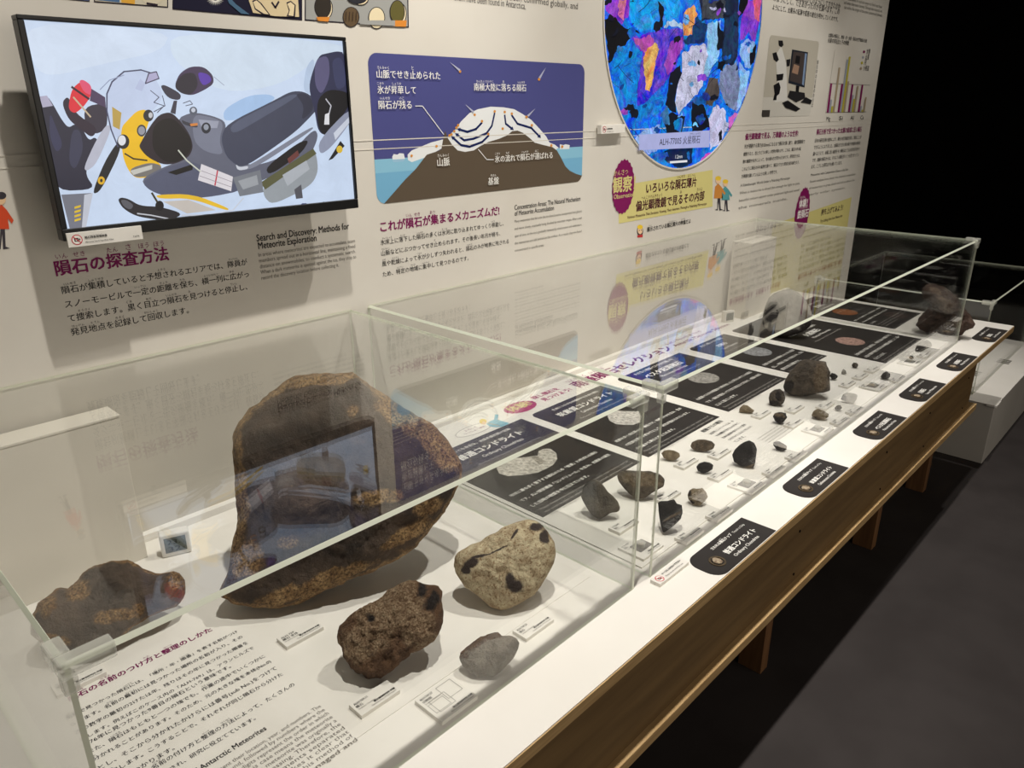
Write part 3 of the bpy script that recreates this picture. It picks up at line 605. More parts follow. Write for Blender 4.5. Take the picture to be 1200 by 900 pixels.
for pts, col in [
    ([(240, -80), (380, -80), (350, 60), (320, 110), (250, 70), (236, 40)], (150, 66, 206)), ([(300, -10), (340, -10), (330, 90), (300, 70)], (226, 130, 160)),
    ([(360, -60), (560, -60), (600, 40), (540, 110), (400, 150), (345, 110)], (40, 140, 240)),
    ([(235, 90), (280, 80), (330, 130), (400, 155), (370, 170), (320, 210), (250, 290), (238, 200)], (6, 5, 12)),
    ([(270, 300), (320, 230), (370, 190), (410, 250), (395, 400), (380, 480), (300, 520), (280, 420)], (30, 120, 226)),
    ([(360, 190), (440, 150), (590, 130), (610, 210), (560, 330), (500, 400), (440, 470), (380, 500), (400, 330), (410, 250)], (104, 66, 214)),
    ([(540, 200), (600, 170), (605, 230), (530, 350), (510, 300)], (170, 76, 190)), ([(370, 190), (450, 160), (470, 220), (420, 250), (400, 230)], (188, 90, 170)),
    ([(420, 240), (470, 200), (490, 230), (460, 330), (450, 430), (430, 410), (415, 300)], (236, 186, 104)),
    ([(510, 120), (560, 90), (600, 110), (590, 130)], (180, 206, 236)), ([(600, 70), (650, 25), (665, 60), (640, 160), (600, 165)], (236, 172, 96)),
    ([(640, 160), (665, 70), (690, 100), (720, 120), (700, 200), (620, 210), (600, 190)], (20, 50, 110)),
    ([(670, -60), (860, -60), (860, 260), (830, 310), (790, 300), (780, 180), (800, 80), (690, 100)], (22, 34, 66)), ([(690, 0), (800, 0), (790, 85), (690, 90)], (66, 70, 80)),
    ([(800, 90), (860, 60), (860, 250), (820, 290), (785, 280)], (32, 52, 92)), ([(866, -20), (912, -20), (895, 60), (860, 90)], (8, 8, 18)),
    ([(905, 10), (970, -10), (965, 90), (940, 200), (910, 150), (868, 190), (872, 100)], (146, 70, 206)), ([(930, -10), (970, -10), (960, 110), (935, 90)], (226, 104, 140)),
    ([(870, 200), (905, 175), (940, 200), (920, 320), (890, 310), (870, 260)], (150, 182, 242)), ([(915, 240), (945, 210), (935, 290), (915, 310)], (10, 10, 24)),
    ([(715, 110), (780, 100), (775, 250), (720, 360), (690, 350), (718, 200)], (150, 196, 248)), ([(765, 100), (790, 160), (785, 230), (760, 235)], (8, 12, 30)),
    ([(600, 260), (640, 215), (710, 205), (715, 260), (690, 400), (640, 470), (580, 530), (560, 480), (590, 350)], (208, 206, 234)),
    ([(870, 300), (915, 340), (895, 450), (850, 530), (862, 390)], (150, 190, 246)), ([(780, 330), (850, 290), (868, 400), (850, 520), (800, 490), (770, 400)], (128, 138, 176)),
    ([(765, 290), (800, 280), (790, 330), (765, 320)], (6, 8, 20)), ([(700, 440), (720, 370), (765, 365), (775, 430), (740, 500), (710, 490)], (84, 76, 72)),
    ([(540, 340), (585, 305), (590, 350), (560, 470), (570, 530), (520, 500), (530, 420)], (8, 14, 34)), ([(500, 560), (550, 530), (610, 550), (590, 640), (530, 630)], (6, 10, 30)),
    ([(650, 480), (705, 500), (730, 600), (640, 620), (645, 540)], (6, 10, 30)), ([(640, 470), (700, 440), (710, 490), (660, 500)], (30, 90, 170)),
    ([(560, 560), (600, 560), (590, 620), (560, 610)], (60, 130, 210)), ([(490, 540), (530, 500), (540, 580), (500, 580)], (70, 110, 180)),
    ([(720, 560), (760, 490), (800, 520), (810, 600), (780, 660), (730, 700)], (204, 200, 232)), ([(765, 620), (782, 605), (785, 650), (770, 655)], (8, 10, 24)),
    ([(815, 550), (855, 530), (830, 600), (810, 620)], (206, 112, 190)), ([(670, 760), (720, 710), (740, 715), (690, 765)], (214, 84, 196)),
    ([(370, 650), (440, 600), (490, 590), (480, 700), (440, 730)], (150, 176, 242)), ([(390, 500), (440, 470), (500, 420), (500, 520), (420, 560), (390, 540)], (36, 110, 224)),
    ([(485, 10), (510, 40), (500, 140), (485, 130)], (6, 8, 18)), ([(300, 520), (340, 500), (340, 540), (310, 530)], (170, 80, 200)),
    ([(510, 700), (650, 690), (640, 760), (580, 790), (510, 750)], (10, 30, 80)), ([(440, 730), (510, 700), (515, 760), (470, 750)], (40, 100, 200))]:
    G(pts, col)
rnd = random.Random(5)
for _ in range(90):
    x, y, r = rnd.uniform(240, 950), rnd.uniform(-40, 760), rnd.uniform(5, 26); st = rnd.uniform(.4, 1)
    c_ = rnd.choice([(10, 12, 34), (10, 12, 34), (40, 90, 190), (120, 180, 245), (150, 80, 210), (30, 60, 150), (190, 190, 225)]); an = rnd.uniform(0, 3)
    if x > 520 or c_[0] < 60: G([(x+r*math.cos(a)*math.cos(an)-r*st*math.sin(a)*math.sin(an), y+r*math.cos(a)*math.sin(an)+r*st*math.sin(a)*math.cos(an)) for a in (0, 1, 2, 3.1, 4.2, 5.2)], c_)
for _ in range(60):
    x, y = rnd.uniform(250, 930), rnd.uniform(-20, 740); an = rnd.uniform(.5, 2.6); l = rnd.uniform(30, 110); b_ = rnd.uniform(-.3, .3)
    pts_ = [inside(ik.uv((650+(x+l*t_*math.cos(an+b_*t_))/4, (y+l*t_*math.sin(an+b_*t_))/4))) for t_ in (0, .3, .6, 1)]
    ik.line(pts_, rnd.uniform(.0012, .0026), (12, 14, 40), px=False)
ik.build('screen', M_MICRO, mg)
ik = Ink('wall', PY-.0065)
ik.poly([(650+x/4, y/4) for x, y in [(395, 632), (725, 611), (725, 690), (395, 704)]], (176, 180, 226)); a = (650+490/4, 681/4); b = (650+680/4, 670/4); ik.ptext('ALH-77005 火星隕石', a, b, (26, 26, 40), .05, .004, ruby=[(10, 14, 'かせいいんせき')])
ik.poly([(650+x/4, y/4) for x, y in [(540, 756), (621, 750), (621, 760), (540, 766)]], (236, 236, 240)); ik.ptext('1.2mm', (650+565/4, 744/4), (650+598/4, 742/4), (236, 236, 240))
ik.build('caption', M_SCREEN, mg)

# small plate beside it
q = [on_y(p, WALL_Y-.012) for p in ((702, 146.5), (732, 147), (732, 156), (702, 157))]
cp = thing('caption_plate', (q[0].x, WALL_Y-.006, q[3].z), 'small white no-photography plate on the wall left of the round display', 'caption plate', 'no-photography plates')
px0, px1, pz0, pz1 = q[0].x, 2.335, q[3].z, q[0].z
MB().box(px0, px1, WALL_Y-.022, WALL_Y-.0045, pz0, pz1, bev=.001).build('plate', M_PLASTIC, cp)
ik = Ink('wall', WALL_Y-.022); hh = pz1-pz0; no_photo_icon(ik, px0+hh*.6, (pz0+pz1)/2, hh*.36); ik.text('偏光顕微鏡映像', px0+hh*1.1, pz0+hh*.5, hh*1.1, TXT, hh*.24, .02); ik.text('Polarizing Microscope', px0+hh*1.1, pz0+hh*.2, hh*1.3, TXT, hh*.15); ik.build('print', M_INK, cp)

# observation banner
def banner(label, quad, badge, badge_lines, lines, loc, kids=None):
    t = thing('banner', loc, label, 'banner', 'yellow banners on the wall')
    ik = Ink('wall', PY); ik.poly(quad, YEL); ik.build('panel', M_INK, t)
    ik = Ink('wall', PY-.0006)
    for s, a, b, h, wgt, col, rb in lines: ik.ptext(s, a, b, col, h, wgt, ruby=rb)
    ik.build('lettering', M_INK, t)
    ik = Ink('wall', PY-.0012); (bx, by), ru, rv = badge; u, v = ik.uv((bx, by)); ik.ell(u, v, ru, rv, MAROON, n=44, px=False, bumpy=.06)
    for s, a, b, h, wgt, col, rb in badge_lines: ik.ptext(s, a, b, col, h, wgt, ruby=rb)
    ik.build('badge', M_INK, t)
banner('pale yellow banner with a scalloped purple observation badge below the round display', [(725, 218), (835, 199), (835, 242), (725, 262)], ((730.5, 219), .0672, .095),
       [('観察！', (718, 225), (744, 221), .062, .02, YEL, [(0, 1, 'かん'), (1, 2, 'さつ')]), ('Observation', (719, 233.5), (743, 230), .024, .01, YEL, None)],
       [('いろいろな隕石薄片', (757, 226), (816, 215), .053, .018, (74, 26, 40), [(5, 7, 'いんせき'), (7, 9, 'はくへん')]), ('偏光顕微鏡で見るその内部', (745, 247), (825, 232), .053, .018, (74, 26, 40), [(0, 5, 'へんこうけんびきょう'), (7, 8, 'み'), (10, 12, 'ないぶ')]), ('Various Meteorite Thin Sections: Viewing Their Interiors Through a Polarizing Microscope', (735, 256.5), (828, 239.5), .0155, .008, (74, 26, 40), None)], (2.5, PY, 1.2))
banner('tall yellow panel with a scalloped purple badge behind the far case', [(905, 263.5), (998, 231), (983, 335), (900, 352)], ((940, 250), .085, .130),
       [('体験！', (936, 243), (946, 239.5), .075, .02, WHT, [(0, 1, 'たい'), (1, 2, 'けん')]), ('鉄隕石', (934, 256), (947, 252), .075, .02, WHT, [(0, 3, 'てついんせき')])],
       [('さわってみよう!', (886, 272), (915, 264), .066, .018, (60, 30, 40), None), ('持ち上げてみよう!', (962, 252), (987.5, 245), .066, .018, (60, 30, 40), None), ('Try Lifting the Iron Meteorite', (961, 261), (987, 254), .022, .008, (60, 30, 40), None)], (4.35, PY, 1.0))
# small illustrations
def figure(ink, x, y, h, coat, hat):
    """small generic figure in winter clothing, x,y feet px"""
    s = h/34
    ink.poly([(x-3*s, y), (x-1*s, y-1*s), (x-.5*s, y-12*s), (x+2*s, y-12*s), (x+2.5*s, y-1*s), (x+5*s, y), (x+1*s, y+.6*s), (x+.5*s, y-8*s), (x-.4*s, y+.6*s)], (60, 56, 62))
    ink.poly([(x-4*s, y-11*s), (x-3*s, y-22*s), (x, y-25*s), (x+3*s, y-22*s), (x+4.5*s, y-11*s)], coat); ink.poly([(x+3*s, y-22*s), (x+7*s, y-16*s), (x+6*s, y-14*s), (x+3*s, y-18*s)], coat)
    ink.ell(x, y-28*s, 2.6*s, 3.2*s, (226, 190, 150), n=14); ink.ell(x, y-30*s, 2.8*s, 2.2*s, hat, n=14)
for i, (x, y, h, coat, hat, lb) in enumerate(((841.5, 246, 42, (196, 130, 60), (226, 190, 60), 'tiny printed figure in an ochre coat right of the yellow banner'), (850, 247, 39, (80, 146, 150), (226, 190, 60), 'tiny printed figure in a teal coat right of the yellow banner'))):
    ik = Ink('wall', PY); figure(ik, x, y, h, coat, hat); tag(recentre(ik.build('illustration', M_INK)), lb, 'illustration', 'small printed figures')
ik = Ink('wall', PY); figure(ik, 1.5, 291, 70, (206, 74, 40), (60, 56, 62)); tag(recentre(ik.build('illustration', M_INK)), 'printed figure in an orange-red suit cut off at the left edge of the photo', 'illustration', 'small printed figures')
w = thing('wall_text', (2.4, PY, 1.15), 'small speech line with a printed face below the yellow observation banner', 'wall text', 'printed texts on the wall')
ik = Ink('wall', PY); ik.ptext('展示されている隕石薄片の映像だよ', (758, 271.5), (809, 261), TXT, .033, .014, ruby=[(0, 2, 'てんじ'), (7, 11, 'いんせきはくへん'), (12, 14, 'えいぞう')]); ik.build('lettering', M_INK, w)
ik = Ink('wall', PY); ik.ell(750, 271, 3.6, 6.4, (70, 60, 60)); ik.ell(750, 270, 2.8, 4.4, (226, 192, 156)); ik.ell(750, 266, 3.2, 2.6, (226, 190, 50)); ik.poly([(746.5, 276), (753, 274.5), (753, 278), (747, 278.5)], (180, 50, 50)); ik.ell(749, 270, .5, .7, (30, 20, 20), n=8); ik.ell(751.4, 269.7, .5, .7, (30, 20, 20), n=8); ik.build('face', M_INK, w)

# microscope photo
ph = thing('photograph', (3.75, PY, 1.6), 'small rounded photograph of a microscope and monitor right of the round display', 'photograph')
ik = Ink('wall', PY); E_ = lambda x, y: (850+x/4, y/4)
a = ik.uv(E_(205, 168)); b = ik.uv(E_(400, 546)); a2 = ik.uv(E_(437, 190)); b0 = ik.uv(E_(172, 545))
fx0, fx1, fz0, fz1 = (a[0]+b0[0])/2, (a2[0]+b[0])/2, (b[1]+b0[1])/2, (a[1]+a2[1])/2
ik.rrect(fx0, fx1, fz0, fz1, .02, (178, 172, 158)); ik.rrect(fx0, fx1, fz0, fz0+.085, .02, (196, 192, 182), (1, 1, 0, 0)); ik.rrect(fx0, fx0+.08, fz0, fz0+.03, .012, (60, 56, 52), (1, 0, 0, 0))
q_ = lambda pts, c: ik.poly([E_(*p) for p in pts], c)
q_([(235, 260), (262, 215), (285, 300), (290, 470), (230, 480), (245, 400)], (206, 204, 198)); q_([(248, 190), (268, 190), (272, 212), (262, 222), (250, 214)], (26, 24, 26)); q_([(220, 250), (238, 244), (250, 280), (240, 292), (226, 280)], (26, 24, 26)); q_([(238, 350), (272, 345), (268, 375), (240, 380)], (24, 22, 24)); q_([(225, 400), (250, 385), (258, 410), (252, 440), (240, 450), (238, 470), (222, 470), (230, 440)], (22, 20, 22)); q_([(285, 280), (305, 276), (300, 310), (286, 312)], (30, 28, 30))
q_([(312, 232), (386, 245), (370, 410), (294, 388)], (30, 36, 46)); q_([(318, 240), (372, 250), (358, 395), (300, 378)], (66, 58, 56)); q_([(372, 250), (381, 252), (366, 402), (358, 395)], (120, 140, 170)); q_([(320, 300), (345, 310), (338, 350), (310, 340)], (150, 120, 100)); q_([(330, 260), (350, 265), (345, 300), (326, 295)], (24, 22, 24))
q_([(330, 400), (345, 403), (342, 440), (328, 438)], (20, 20, 22)); q_([(300, 425), (370, 435), (372, 460), (330, 480), (290, 455)], (34, 32, 34)); q_([(265, 482), (290, 470), (350, 510), (330, 522), (280, 505)], (24, 22, 24)); q_([(350, 480), (375, 455), (404, 470), (398, 488)], (26, 24, 26))
ik.build('picture', M_INK, ph)

# bar chart
ch = thing('bar_chart', (4.4, PY, 1.55), 'printed bar chart with purple, grey and olive bars at the right end of the wall', 'chart')
ik = Ink('wall', PY); base = ik.uv(E_(470, 528)); right = ik.uv(E_(660, 524))
ik.line([base, (right[0], base[1])], .003, GREYT, px=False); ik.line([base, (base[0]+.012, ik.uv(E_(482, 230))[1])], .002, GREYT, px=False); ik.line([(base[0], ik.uv(E_(470, 390))[1]), (right[0], ik.uv(E_(470, 390))[1])], .002, GREYT, px=False)
H1 = ik.uv(E_(470, 390))[1]-base[1]
gw = (right[0]-base[0])/4
for g, hs in enumerate(((1, .45, .22, 1.55), (1, 1.85, 1.95, 1.1), (1, .62, .48, .95), (1, .22, .08, .55))):
    for j, (h, c_) in enumerate(zip(hs, (MAROON, (150, 156, 164), (176, 168, 60), (158, 142, 118)))):
        x = base[0]+gw*g+.012+j*.026; ik.rrect(x, x+.024, base[1], base[1]+H1*h, .002, c_, (0, 0, 0, 0))
ik.build('bars', M_INK, ch)
ik = Ink('wall', PY-.0004)
for i, (s, x) in enumerate((('Mg', .02), ('Si', .19), ('Al', .35), ('Ca', .50))): ik.text(s, base[0]+x, base[1]-.04, .05, TXT, .03)
ik.text('太陽系の隕石と、地球・月・火星・隕石の化学組成の比較', *ik.uv(E_(483, 172)), .52, TXT, .024, .01); ik.text('元素の存在比とその特徴', *ik.uv(E_(480, 198)), .27, TXT, .024, .01)
for i, (c_, s) in enumerate(((MAROON, '太陽'), ((150, 156, 164), '火星'), ((176, 168, 60), '月'), ((158, 142, 118), '小惑星'))): ik.ell(850+(650-5*i)/4, (243+i*26)/4, 1.3, 1.7, c_, n=10); ik.ptext(s, E_(660-i*5, 250+i*26), E_(660-i*5+len(s)*9, 250+i*26-1), TXT, .022)
a = ik.uv(E_(440, 300))
for i, s in enumerate('隕石中の元素の存在比'): ik.text(s, a[0]-.03, a[1]-.022*i, .018, TXT, .02)
ik.build('lettering', M_INK, ch)

def column(label, head, hp, lines, lp, lr, elines, ep, er, loc):
    w = thing('wall_text', loc, label, 'wall text', 'printed texts on the wall')
    ik = Ink('wall', PY); ik.ptext(head, *hp, MAROON, .052, .022); ik.build('heading', M_INK, w)
    ik = Ink('wall', PY); a = ik.uv(lp[0]); b = ik.uv(lp[1]); wd_ = ik.uv(lr)[0]-a[0]
    for i, l in enumerate(lines): ik.text(l, a[0], a[1]+(b[1]-a[1])*i/(len(lines)-1), wd_*len(l)/max(map(len, lines)), TXT, .028, .006)
    a = ik.uv(ep); wd_ = ik.uv(er)[0]-a[0]
    for i, l in enumerate(elines): ik.text(l, a[0], a[1]-.034*i, wd_*(.8 if i in (0, len(elines)-1) else 1), TXT if i == 0 else GREYT, .018)
    ik.build('paragraph', M_INK, w)
column('purple heading and text column about the microscope view under the microscope photograph', '偏光顕微鏡で見る、万華鏡のような世界!', (E_(92, 654), E_(340, 637)),
       ['光が通過する薄さ(0.03mm)になるまで隕石を薄く磨り、偏光顕微鏡で', '観察すると、色とりどりの美しい世界が現れます。これは、隕石の中の鉱', '物の種類や向きによって、光の進み方が変わるためです。研究者たちは、', 'このように隕石の中の鉱物を調べて、隕石のできた環境を読み解きます。', '万華鏡を覗いているような美しい世界です。'], (E_(88, 695), E_(72, 836)), E_(372, 668),
       ['A Kaleidoscopic World Under a Polarizing Microscope', 'When a meteorite is sliced thin enough for light to pass,', 'beautiful colours appear under polarised light and reveal', 'the minerals inside.'], E_(70, 876), E_(350, 855), (3.7, PY, 1.2))
column('purple heading and text column under the bar chart at the right end of the wall', '隕石分析で見つかった!太陽の組成に近い隕石', (E_(427, 630), E_(637, 617)),
       ['近年の研究技術の進歩により、隕石の化学組成を詳しく知ることが', 'できるようになりました。太陽系ができた頃の様子や地球の材料を', '調べるうえで、太陽に近い組成をもつ隕石はとても大切な手がかり', 'です。南極の隕石からは、そのような隕石がいくつも見つかってい', 'ます。こうした研究は今も続いています。'], (E_(418, 668), E_(403, 790)), E_(637, 645),
       ['Meteorites with Composition Close to the Sun', 'Recent analyses have shown the chemical composition', 'of meteorites in great detail and tell us about the', 'early solar system.'], E_(400, 826), E_(612, 800), (4.4, PY, 1.2))
w = thing('wall_text', (3.7, PY, 1.98), 'Japanese text above the microscope photograph, cut off by the photo top', 'wall text', 'printed texts on the wall')
ik = Ink('wall', PY); ik.ptext('ろう。研究者たちは隕石がどのようにしてできたのか', (907, -6), (985, 5), TXT, .036, .006); ik.ptext('のようにして、できあがったのかを調べます。この', (906, 1), (984, 12), TXT, .036, .006); ik.ptext('ようにして、太陽系の起源や惑星の進化を明かしていくのです。', (905, 11), (982, 24), TXT, .036, .006); ik.build('lettering', M_INK, w)
w = thing('wall_text', (4.4, PY, 1.98), 'small grey English text at the top right end of the wall', 'wall text', 'printed texts on the wall')
ik = Ink('wall', PY)
for i, s in enumerate(['are examined in various ways to find out how', 'and when they were formed. Through this research, we', 'can solve the origin of the solar system and planets.']): ik.ptext(s, (989, -1+i*5.5), (1034, 5.5+i*5.8), GREYT, .022)
ik.build('lettering', M_INK, w)

# ================================================================== TABLE GRAPHICS
w = thing('table_text', (.4, 1.05, S1), 'purple heading with Japanese and English text on naming, laid flat in the near case', 'table text')
ik = Ink('table', S1)
ik.ptext('隕石の名前のつけ方と整理のしかた', (82, 822), (250, 740), MAROON, .034, .022, ruby=[(0, 2, 'いんせき'), (3, 5, 'なまえ'), (8, 9, 'かた'), (10, 12, 'せいり')]); ik.build('heading', M_INK, w)
ik = Ink('table', S1)
JL = ['南極で見つかった隕石には、「場所・年・順番」を表す名前がつけ', 'られます。名前の最初には見つかった場所の名前が入り、その', '次の数字の最初の2けたは年、残りはその年に見つかった順番を', '表します。例えばこのケース内の「ALH-769」は、アランヒルズで', '1976年に見つかった9番目の隕石という意味です。', 'また、隕石はもともと一つの塊でも、作業の途中でいくつかに', '分かれることがあります。そのため、元の大きな塊を本体(No.0)', 'とし、そこから分かれたかけらには番号(sub No.)をつけて', '整理します。こうすることで、それぞれが同じ隕石から分けた', 'ことがわかります。', '南極隕石の名前の付け方と整理の方法によって、たくさんの', '隕石試料が管理され、研究に役立てています。']
ends = [(279, 741), (285, 747), (291, 754), (298, 760), (271, 782), (311, 770), (318, 776), (325, 784), (332, 791), (205, 878), (346, 803), (300, 843)]
sx = .193
RBJ = {0: [(0, 2, 'なんきょく'), (9, 11, 'いんせき'), (14, 16, 'ばしょ'), (19, 21, 'じゅんばん')], 1: [(5, 7, 'なまえ'), (8, 10, 'さいしょ')], 5: [(3, 5, 'いんせき'), (17, 19, 'さぎょう')], 6: [(0, 1, 'わ')], 8: [(0, 2, 'せいり')], 10: [(5, 7, 'なまえ'), (12, 14, 'せいり'), (15, 17, 'ほうほう')]}
for i, (l, e) in enumerate(zip(JL, ends)):
    u, v = ik.uv(e); ik.text(l, sx, v, u-sx, (30, 26, 34), .0205, .009, ruby=RBJ.get(i))
ik.build('paragraph', M_INK, w)
ik = Ink('table', S1)
ik.text('The Naming and Cataloging of Antarctic Meteorites', .137, .943, .272, (44, 40, 40), .0155, .012)
u1 = .497; v0 = ik.uv((371, 832))[1]; v1 = ik.uv((413, 872))[1]
for i, l in enumerate(['Antarctic meteorites carry names that represent their location, year, and numbers. The', 'name begins with the place where it was found, followed by numbers where the', 'first two digits are the year and the remaining digits represent the order in which', 'it was found. For example, "ALH-769" in this case means the meteorite', 'was the ninth found in the Allan Hills. Even if a meteorite was originally a', 'single piece, it may be divided during processing. Therefore, the', 'main mass is called (No. 0), and fragments separated', 'from it are given sub numbers. This makes it clear that', 'they came from one meteorite. Through this method of', 'naming, the collection is properly managed and']):
    ik.text(l, u1-.36, v0+(v1-v0)*i/9, .36, (110, 104, 98), .0115)
ik.build('english_paragraph', M_INK, w)

# dark information panels in the far case
def panel(x0, x1, y0, y1, label, t1, t2, t3, t4, body, ty, by, art, S=None, loc=None):
    S = S or S2
    t = thing('information_panel', ((x0+x1)/2, (y0+y1)/2, S), label, 'information panel', 'dark panels on the table')
    MB().prism(rrect(x0, x1, y0, y1, .022, (0, 0, 0, 1)), 'z', S+.0001, S+.0011).build('board', M_DARKCARD, t)
    ik = Ink('table', S+.0011); W_ = x1-x0
    ik.text(t1, x0+W_*.20, ty+.050, W_*.60, WHT, .021, .012); ik.text(t2, x0+W_*(.5-.0395*len(t2)), ty, W_*.079*len(t2), WHT, .037, .028)
    ik.text(t3, x0+W_*.33, ty-.033, W_*.40, WHT, .022, .008); ik.text(t4, x0+W_*.22, ty-.060, W_*.62, (190, 186, 180), .012)
    ik.build('title', M_INK, t); ik = Ink('table', S+.0011)
    for i, l in enumerate(body): ik.text(l, x0+W_*.05, by-.0375*i, W_*.90*len(l)/max(map(len, body)), WHT, .0225, .012)
    for i, l in enumerate(['These meteorites keep a record of the early solar system and of', 'the small bodies on which they were formed, and have remained', 'almost unchanged until today.'][:3]): ik.text(l, x0+W_*.05, by-.100-.017*i, W_*(.90 if i < 2 else .45), (176, 172, 166), .011)
    ik.build('paragraph', M_INK, t)
    ik = Ink('table', S+.0013); art(ik); ik.build('picture', M_INK_TEX, t)
M_INK_TEX = noisy('t', (0, 0, 0), (0, 0, 0)); bpy.data.materials.remove(M_INK_TEX)
M_INK_TEX = ink_material('textured_ink'); 
_N, _L = M_INK_TEX.node_tree.nodes, M_INK_TEX.node_tree.links
_at = [n_ for n_ in _N if n_.type == 'ATTRIBUTE'][0]; _nz = _N.new('ShaderNodeTexNoise'); _nz.inputs['Scale'].default_value = 90; _nz.inputs['Detail'].default_value = 8
_tc = _N.new('ShaderNodeTexCoord'); _L.new(_tc.outputs['Object'], _nz.inputs['Vector'])
_mr = _N.new('ShaderNodeMapRange'); _mr.inputs[1].default_value = .3; _mr.inputs[2].default_value = .7; _mr.inputs[3].default_value = .45; _mr.inputs[4].default_value = 1.25; _L.new(_nz.outputs['Fac'], _mr.inputs[0])
_vm = _N.new('ShaderNodeVectorMath'); _vm.operation = 'SCALE'; _L.new(_at.outputs['Color'], _vm.inputs[0]); _L.new(_mr.outputs[0], _vm.inputs['Scale']); _L.new(_vm.outputs[0], _N['Principled BSDF'].inputs['Base Color'])

def art1(ik):
    ik.poly([(582, 549), (584, 544), (592, 539), (603, 537), (616, 536), (622, 535), (630, 534), (631, 529), (637, 526), (645, 526), (652, 531), (653, 538), (648, 545), (641, 549), (630, 554), (612, 557), (595, 558), (585, 555)], (196, 190, 180)); ik.poly([(622, 535.5), (630, 534.5), (640, 541), (632, 545)], (150, 144, 134))
def art2(ik): ik.poly([(711, 485), (713, 482), (722, 481), (735, 482), (748, 482), (752, 488), (750, 495), (742, 498), (732, 498), (722, 497), (714, 493)], (206, 200, 194))
def art3(ik): ik.ell(2.372, 1.285, .062, .056, (158, 154, 148), px=False, n=40)
def art4(ik): ik.ell(2.80, 1.288, .060, .060, (150, 150, 152), px=False, n=40)
def art5(ik): ik.ell(3.20, 1.063, .058, .058, (176, 142, 130), px=False, n=40)
def art6(ik): ik.ell(3.683, 1.269, .058, .058, (140, 88, 56), px=False, n=40)
panel(1.215, 1.632, 1.056, 1.515, 'dark ordinary-chondrite panel with a grey peanut-shaped asteroid, leftmost in the far case', 'もっとも身近な、太陽系最初期の記録', '普通コンドライト', 'Ordinary Chondrites', 'The Most Familiar: Records of the Earliest Solar System', ['地球に最も多く落下する隕石のため「普通」と呼ばれる隕石', 'です。丸い球状構造「コンドリュール」を含み、太陽系の誕生', 'した当時の物質を今に伝えています。'], 1.432, 1.182, art1)
panel(1.673, 2.078, 1.056, 1.515, 'dark carbonaceous-chondrite panel with a pale oblong asteroid, second from the left', '生命につながる有機物や水を含む隕石', '炭素質コンドライト', 'Carbonaceous Chondrites', 'Meteorites Containing Organic Matter and Water', ['炭素を多く含む黒っぽい隕石です。有機物や水を含み、生命', 'の起源を探る手がかりとして、研究が進められています。', '小惑星から来たと考えられます。'], 1.432, 1.182, art2)
panel(2.138, 2.573, 1.056, 1.512, 'dark Vesta panel with a grey oval asteroid, third from the left', '大きな小惑星ベスタから届いた', 'ベスタ起源隕石', 'Meteorites from Vesta', 'From One of the Largest Asteroids in the Belt', ['小惑星ベスタの表面から飛び出したと考えられている隕石', 'です。溶岩が固まってできた岩石などがあり、地球の岩石', 'によく似ています。'], 1.432, 1.182, art3)
panel(2.640, 2.940, 1.056, 1.512, 'narrow dark moon panel with a grey full moon, fourth from the left', '月から飛んできた隕石', '月隕石', 'Lunar Meteorites', 'Meteorites That Came from the Moon', ['月面に別の天体が衝突したときに飛び', '出し、地球まで届いた隕石です。月の', '歴史を知る資料です。'], 1.432, 1.182, art4)
panel(3.000, 3.440, .852, 1.512, 'long dark Mars panel with a pinkish planet, rightmost in the far case', '火星から飛んできた隕石', '火星隕石', 'Martian Meteorites', 'Meteorites That Came from Mars', ['火星の岩石が宇宙に飛び出し、地球に届いた隕石です。', '火星の環境や歴史を知るための貴重な資料として、調べ', 'られています。'], 1.225, .968, art5)
panel(3.535, 3.905, .992, 1.512, 'dark iron-meteorite panel with an orange glowing disc outside the far end of the case', '小惑星の中心部をつくる金属', '鉄隕石', 'Iron Meteorites', 'Metal from the Cores of Asteroids', ['鉄とニッケルの合金でできている重い隕石です。小惑星の', '中心にあった金属の核が、壊れて飛び出したと考えられ', 'ています。'], 1.40, 1.17, art6, S=TABLE_Z+.0002)

# title strip at the back of the far case
w = thing('table_text', (2.3, 1.58, S2), 'purple exhibit title with a scalloped badge running along the back of the far case', 'table text')
ik = Ink('table', S2); ik.ell(1.705, 1.587, .066, .040, (168, 40, 100), n=40, px=False, bumpy=.05); ik.text('体験!', 1.655, 1.578, .10, YEL, .036, .02, ruby=[(0, 1, 'たい'), (1, 2, 'けん')]); ik.build('badge', M_INK, w)
ik = Ink('table', S2); ik.text('探し隕石を', 1.79, 1.60, .135, (170, 40, 100), .030, .02); ik.text('見つけよう!', 1.80, 1.562, .150, (170, 40, 100), .030, .02); ik.text('南極隕石セレクション', 1.985, 1.560, .625, MAROON, .064, .028, ruby=[(0, 2, 'なんきょく'), (2, 4, 'いんせき')]); ik.text("Let's Touch & Find", 2.64, 1.606, .27, MAROON, .026); ik.text('Antarctic Meteorite Selection', 2.64, 1.566, .46, MAROON, .036, .01); ik.build('lettering', M_INK, w)
ik = Ink('table', S2); ik.ell(1.47, 1.565, .075, .030, (120, 112, 112), px=False); ik.ell(1.47, 1.565, .073, .028, (238, 234, 226), px=False); ik.text('よろしく', 1.44, 1.572, .05, MAROON, .014); ik.text('いっしょに探検!', 1.425, 1.556, .09, MAROON, .014)
ik.poly([(570, 497), (574, 494), (579, 492), (580, 486), (584, 486), (583, 492), (590, 494), (597, 496), (592, 500), (580, 501), (574, 500)], (120, 178, 196)); ik.ell(566, 494, 4.2, 3.0, (226, 196, 70)); ik.ell(567, 496, 2.6, 1.8, (230, 196, 160)); ik.line([(571, 496), (585, 499)], .003, (206, 150, 60)); ik.build('illustration', M_INK, w)
w = thing('table_text', (2.0, .95, S2), 'small block of grey text laid flat behind the tall black meteorite in the far case', 'table text')
